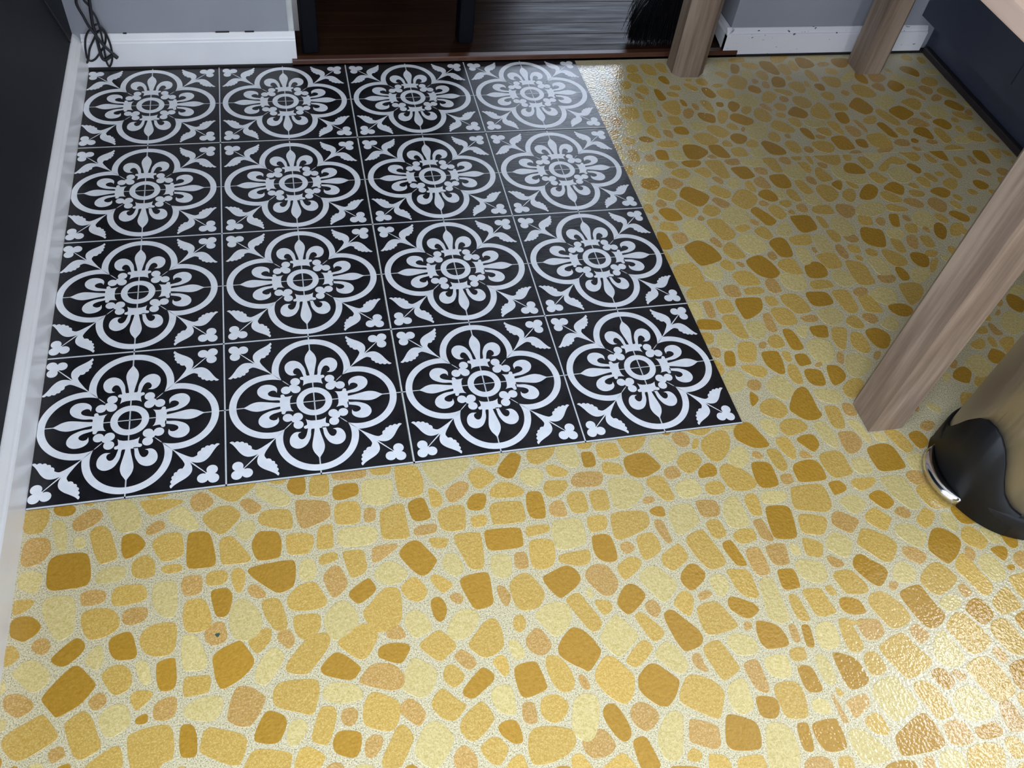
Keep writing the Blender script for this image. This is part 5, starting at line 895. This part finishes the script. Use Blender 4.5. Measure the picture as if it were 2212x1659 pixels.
# ------------------------------------------------------------------ base cabinet on the right
cab = thing('base_cabinet', 'dark navy painted kitchen base cabinet with recessed toe kick by the right wall', 'cabinet', (2.258, .1, 0))
def cb(name, a, mat, **k): return obj(name, bx(a[0]-2.258, a[1]-2.258, a[2]-.1, a[3]-.1, a[4], a[5], **k), mat, cab)
cb('carcass', (2.262, 2.86, -1.0, 1.2385, .108, .86), M['navy'])
cb('toe_kick', (2.318, 2.86, -.98, 1.2385, .0006, .107), M['navy'])
cb('shoe_molding', (2.300, 2.3175, -.98, 1.224, .0006, .021), M['shoe'], bevel=.004)
cb('bottom_rail', (2.2545, 2.2618, -1.0, 1.2385, .108, .1501), M['navy'])
ys = [-1.0, -.555, -.096, .363, .822, 1.2385]
for a, b in zip(ys, ys[1:]):
    d = cb('door', (2.2545, 2.2618, a+.0018, b-.0018, .1502, .70), M['navy'])
    k = obj('door_knob', bmesh.new(), M['chrome'], d); k_bm = bmesh.new()
    bmesh.ops.create_uvsphere(k_bm, u_segments=10, v_segments=6, radius=.013); bmesh.ops.translate(k_bm, verts=k_bm.verts[:], vec=(2.240-2.258, b-.05-.1, .64)); k_bm.to_mesh(k.data); k_bm.free()
    cb('drawer', (2.2545, 2.2618, a+.0018, b-.0018, .7035, .855), M['navy'])
top = obj('countertop', bx(2.215, 2.975, -1.02, 1.2385, .8605, .90, bevel=.003), M['top_wood'])
tag(top, 'pale wooden worktop lying on the dark navy base cabinet', 'worktop')

# ------------------------------------------------------------------ steel pedal bin
BC = (1.668, -.186); BR = .130
pbin = thing('pedal_bin', 'round brushed steel pedal bin with black base beside the front table leg', 'bin', (BC[0], BC[1], 0))
def ring_solid(bm, prof, n=64):
    R = [[bm.verts.new((r*math.cos(2*math.pi*k/n), r*math.sin(2*math.pi*k/n), z)) for k in range(n)] for r, z in prof]
    for A, B in zip(R, R[1:]):
        for k in range(n): bm.faces.new((A[k], A[(k+1) % n], B[(k+1) % n], B[k]))
    bm.faces.new(R[0][::-1]); bm.faces.new(R[-1]); return bm
obj('base_ring', ring_solid(bmesh.new(), [(.129, .0008), (.1335, .003), (.1335, .050), (.131, .057), (.126, .0585)]), M['plastic'], pbin, True)
obj('body', ring_solid(bmesh.new(), [(.1265, .058), (.1265, .58), (.1255, .583)]), M['steel'], pbin, True)
obj('lid', ring_solid(bmesh.new(), [(.128, .5835), (.129, .59), (.127, .606), (.11, .618), (.06, .626), (.01, .628)]), M['steel'], pbin, True)
# bell shaped black panel over the pedal, wrapped round the body
BELL = [(-48, .056), (-42, .064), (-36, .080), (-30, .104), (-24, .133), (-17, .158), (-9, .176), (0, .1815), (8, .178), (16, .164), (23, .142), (29, .115), (36, .089), (46, .069), (56, .060)]
def bell(q):
    for (a0, z0), (a1, z1) in zip(BELL, BELL[1:]):
        if a0 <= q <= a1:
            t = (q-a0)/(a1-a0); return z0+(z1-z0)*t
    return .056
bm = bmesh.new(); N = 104; lo = []; hi = []; li = []; hii = []
for i in range(N+1):
    q = -48+i; a = math.radians(182+q)
    zt = (bell(q-1 if q > -48 else q)+bell(q)+bell(q+1 if q < 56 else q))/3
    for lst, r, z in ((lo, .1365, .006), (hi, .1300, zt), (li, .1262, .006), (hii, .1262, zt+.003)):
        lst.append(bm.verts.new((r*math.cos(a), r*math.sin(a), z)))
for i in range(N):
    bm.faces.new((lo[i], lo[i+1], hi[i+1], hi[i])); bm.faces.new((hi[i], hi[i+1], hii[i+1], hii[i])); bm.faces.new((lo[i+1], lo[i], li[i], li[i+1])); bm.faces.new((li[i], hii[i], hii[i+1], li[i+1]))
bm.faces.new((lo[0], hi[0], hii[0], li[0])); bm.faces.new((lo[N], li[N], hii[N], hi[N]))
obj('pedal_panel', bm, M['plastic_panel'], pbin, True)
# pedal: black plate with a chrome lip
PH = math.radians(174.5)
def sweep(half, prof, n=32):
    bm = bmesh.new(); S = []
    for i in range(n+1):
        q = i/n*2-1; a = PH+q*half; k = (1-q*q)**.75
        S.append([bm.verts.new((r*math.cos(a), r*math.sin(a), z)) for r, z in prof(k)])
    w = len(S[0])
    for A, B in zip(S, S[1:]):
        for j in range(w): bm.faces.new((A[j], A[(j+1) % w], B[(j+1) % w], B[j]))
    bm.faces.new(S[0]); bm.faces.new(S[-1][::-1]); return bm
pedal = obj('pedal', sweep(math.radians(25.5), lambda k: [(.1330, .010), (.1350+.0165*k, .010), (.1350+.0165*k, .0150), (.1330, .0250)]), M['plastic_panel'], pbin)
obj('pedal_lip', sweep(math.radians(26), lambda k: [(.1345, .0300), (.1352+.0150*k, .0245), (.1362+.0172*k, .0215), (.1366+.0182*k, .0175), (.1366+.0182*k, .0070), (.1356+.0172*k, .0070), (.1356+.0168*k, .0170), (.1345, .0265)]), M['chrome'], pedal, True)['label'] = 'chrome edge of the pedal'

# ------------------------------------------------------------------ black chair in the next room
chair = thing('wooden_chair', 'black painted wooden chair standing on the dark hardwood beyond the threshold', 'chair', (.5125, 1.2480, 0), math.radians(4.6))
for x, y in ((0, 0), (.404, 0)): obj('leg', bx(x, x+.039, y, y+.039, .0195, .44, bevel=.002, seg=1), M['black_paint'], chair)
for x, y in ((0, .42), (.404, .42)): obj('leg', bx(x, x+.039, y, y+.039, .0195, .95, bevel=.002, seg=1), M['black_paint'], chair)
obj('seat', bx(-.015, .458, -.02, .415, .44, .475, bevel=.01), M['black_paint'], chair)
for z0 in (.62, .76, .88): obj('back_slat', bx(.040, .403, .43, .45, z0, z0+.06, bevel=.003), M['black_paint'], chair)
for x in (.010, .414): obj('stretcher', bx(x, x+.02, .04, .419, .20, .225), M['black_paint'], chair)

# ------------------------------------------------------------------ broom
broom = thing('broom', 'broom with long black bristles propped in the doorway behind a table leg', 'broom', (1.47, 1.29, 0))
bm = bmesh.new(); rng = random.Random(3)
for i in range(1500):
    u = rng.random(); v = rng.random()
    root = Vector((-.040+.110*u, -.018+.040*v, .205))
    side = (u-.55)
    if rng.random() < .16 and u < .45:        # stray wisps curling out on the left
        tip = Vector((-.098+.05*rng.random(), -.03+.05*v, .03+.10*rng.random()))
        midp = root*.5+tip*.5+Vector((-.016-.012*rng.random(), 0, .02))
    else:
        tip = Vector((root.x+side*.030-.022+rng.gauss(0, .008), root.y-.016+rng.gauss(0, .006), .0215+abs(rng.gauss(0, .007))))
        midp = root*.5+tip*.5+Vector((side*.02-.006+rng.gauss(0, .003), -.004, 0))
    pts = [root.lerp(midp, t).lerp(midp.lerp(tip, t), t) for t in (0, .35, .7, 1)]
    tube(bm, pts, [.0007, .0007, .0006, .0004], 3, False)
o = obj('bristles', bm, M['bristle'], broom); o['kind'] = 'stuff'
obj('bristle_core', bx(-.028, .058, -.014, .016, .075, .205, bevel=.01), M['bristle'], broom)
obj('broom_head', bx(-.046, .076, -.024, .028, .203, .255, bevel=.012), M['black_paint'], broom)
obj('handle', tube(bmesh.new(), [(.015, 0, .25), (.06, .018, .8), (.10, .034, 1.35)], .012, 12), M['leg_wood'], broom, True)

# ------------------------------------------------------------------ black cable in the corner
cable = thing('cable_bundle', 'looped black power cable hanging against the white baseboard in the corner', 'cable', (.05, 1.21, .0))
def cord(name, pts, r, n=7, label=None):
    P = catmull([(x-.05, y-1.21, z) for x, y, z in pts], n)
    return obj(name, tube(bmesh.new(), P, r, 8), M['cord'], cable, True)
cord('wall_wire', [(-0.009, 1.0644, 0.2983), (-0.009, 1.0882, 0.2472), (-0.009, 1.1517, 0.1559), (-0.009, 1.1908, 0.0983), (-0.0123, 1.205, 0.086)], .0014)
cord('cord', [(-0.0164, 1.222, 0.0763), (-0.0118, 1.222, 0.065), (-0.0054, 1.222, 0.0524), (-0.0012, 1.222, 0.0386), (0.0017, 1.222, 0.027), (0.0056, 1.222, 0.0228), (0.0095, 1.222, 0.0268), (0.015, 1.222, 0.0405), (0.0213, 1.222, 0.0576), (0.0314, 1.222, 0.0743), (0.0408, 1.222, 0.0887), (0.046, 1.222, 0.1018)], .0024)
cord('cord', [(0.0363, 1.226, 0.1063), (0.0273, 1.226, 0.0977), (0.0188, 1.226, 0.0834), (0.0136, 1.226, 0.0667), (0.0108, 1.226, 0.052), (0.009, 1.226, 0.0337), (0.0122, 1.226, 0.0267), (0.0176, 1.226, 0.0248), (0.0281, 1.226, 0.0309), (0.0419, 1.226, 0.0468), (0.0533, 1.226, 0.0614), (0.061, 1.226, 0.0771), (0.0638, 1.226, 0.0927), (0.0609, 1.226, 0.1005), (0.0544, 1.226, 0.1017), (0.0475, 1.226, 0.0974), (0.0417, 1.226, 0.0897)], .0024)
cord('cord', [(0.0466, 1.218, 0.1183), (0.0538, 1.218, 0.1204), (0.0608, 1.218, 0.1137), (0.0661, 1.218, 0.1038), (0.0688, 1.218, 0.0871), (0.0701, 1.218, 0.068), (0.0688, 1.218, 0.0498), (0.0652, 1.218, 0.0326), (0.0581, 1.218, 0.0175), (0.0536, 1.218, 0.0153), (0.0512, 1.218, 0.0259), (0.0521, 1.218, 0.0421), (0.0539, 1.218, 0.0615), (0.0559, 1.218, 0.0818), (0.057, 1.218, 0.1061), (0.057, 1.218, 0.1257), (0.0551, 1.218, 0.1408), (0.0503, 1.218, 0.1557), (0.0507, 1.218, 0.1683), (0.0514, 1.218, 0.1787), (0.0544, 1.218, 0.1941), (0.0609, 1.218, 0.2195)], .0024)
cord('cord', [(0.0365, 1.212, 0.2225), (0.029, 1.212, 0.1974), (0.0254, 1.212, 0.182), (0.0241, 1.212, 0.1738), (0.0259, 1.212, 0.1613), (0.0306, 1.212, 0.1433), (0.0359, 1.212, 0.1196), (0.0432, 1.212, 0.1031), (0.049, 1.212, 0.0876), (0.0553, 1.212, 0.074), (0.0616, 1.212, 0.0637), (0.069, 1.212, 0.0533), (0.072, 1.212, 0.0493)], .0032)
cord('cord', [(0.0605, 1.2155, 0.2207), (0.0549, 1.2155, 0.1954), (0.052, 1.2155, 0.18), (0.0507, 1.2155, 0.1675), (0.0477, 1.2155, 0.1486), (0.0448, 1.2155, 0.1219), (0.0451, 1.2155, 0.1), (0.0444, 1.2155, 0.0778), (0.0437, 1.2155, 0.0552), (0.0446, 1.2155, 0.0392), (0.049, 1.2155, 0.0327), (0.0546, 1.2155, 0.0355)], .0038)
cord('cord', [(0.0366, 1.221, 0.1978), (0.0396, 1.221, 0.1772), (0.044, 1.221, 0.1689), (0.0478, 1.221, 0.1615), (0.0466, 1.221, 0.1457)], .0028)
cord('cable_end', [(0.0704, 1.2115, 0.0507), (0.0749, 1.2115, 0.0449), (0.0791, 1.2115, 0.0396)], .0046)
cord('cable_end', [(0.0537, 1.2145, 0.0355), (0.0608, 1.2145, 0.0405), (0.0678, 1.2145, 0.045)], .0042)
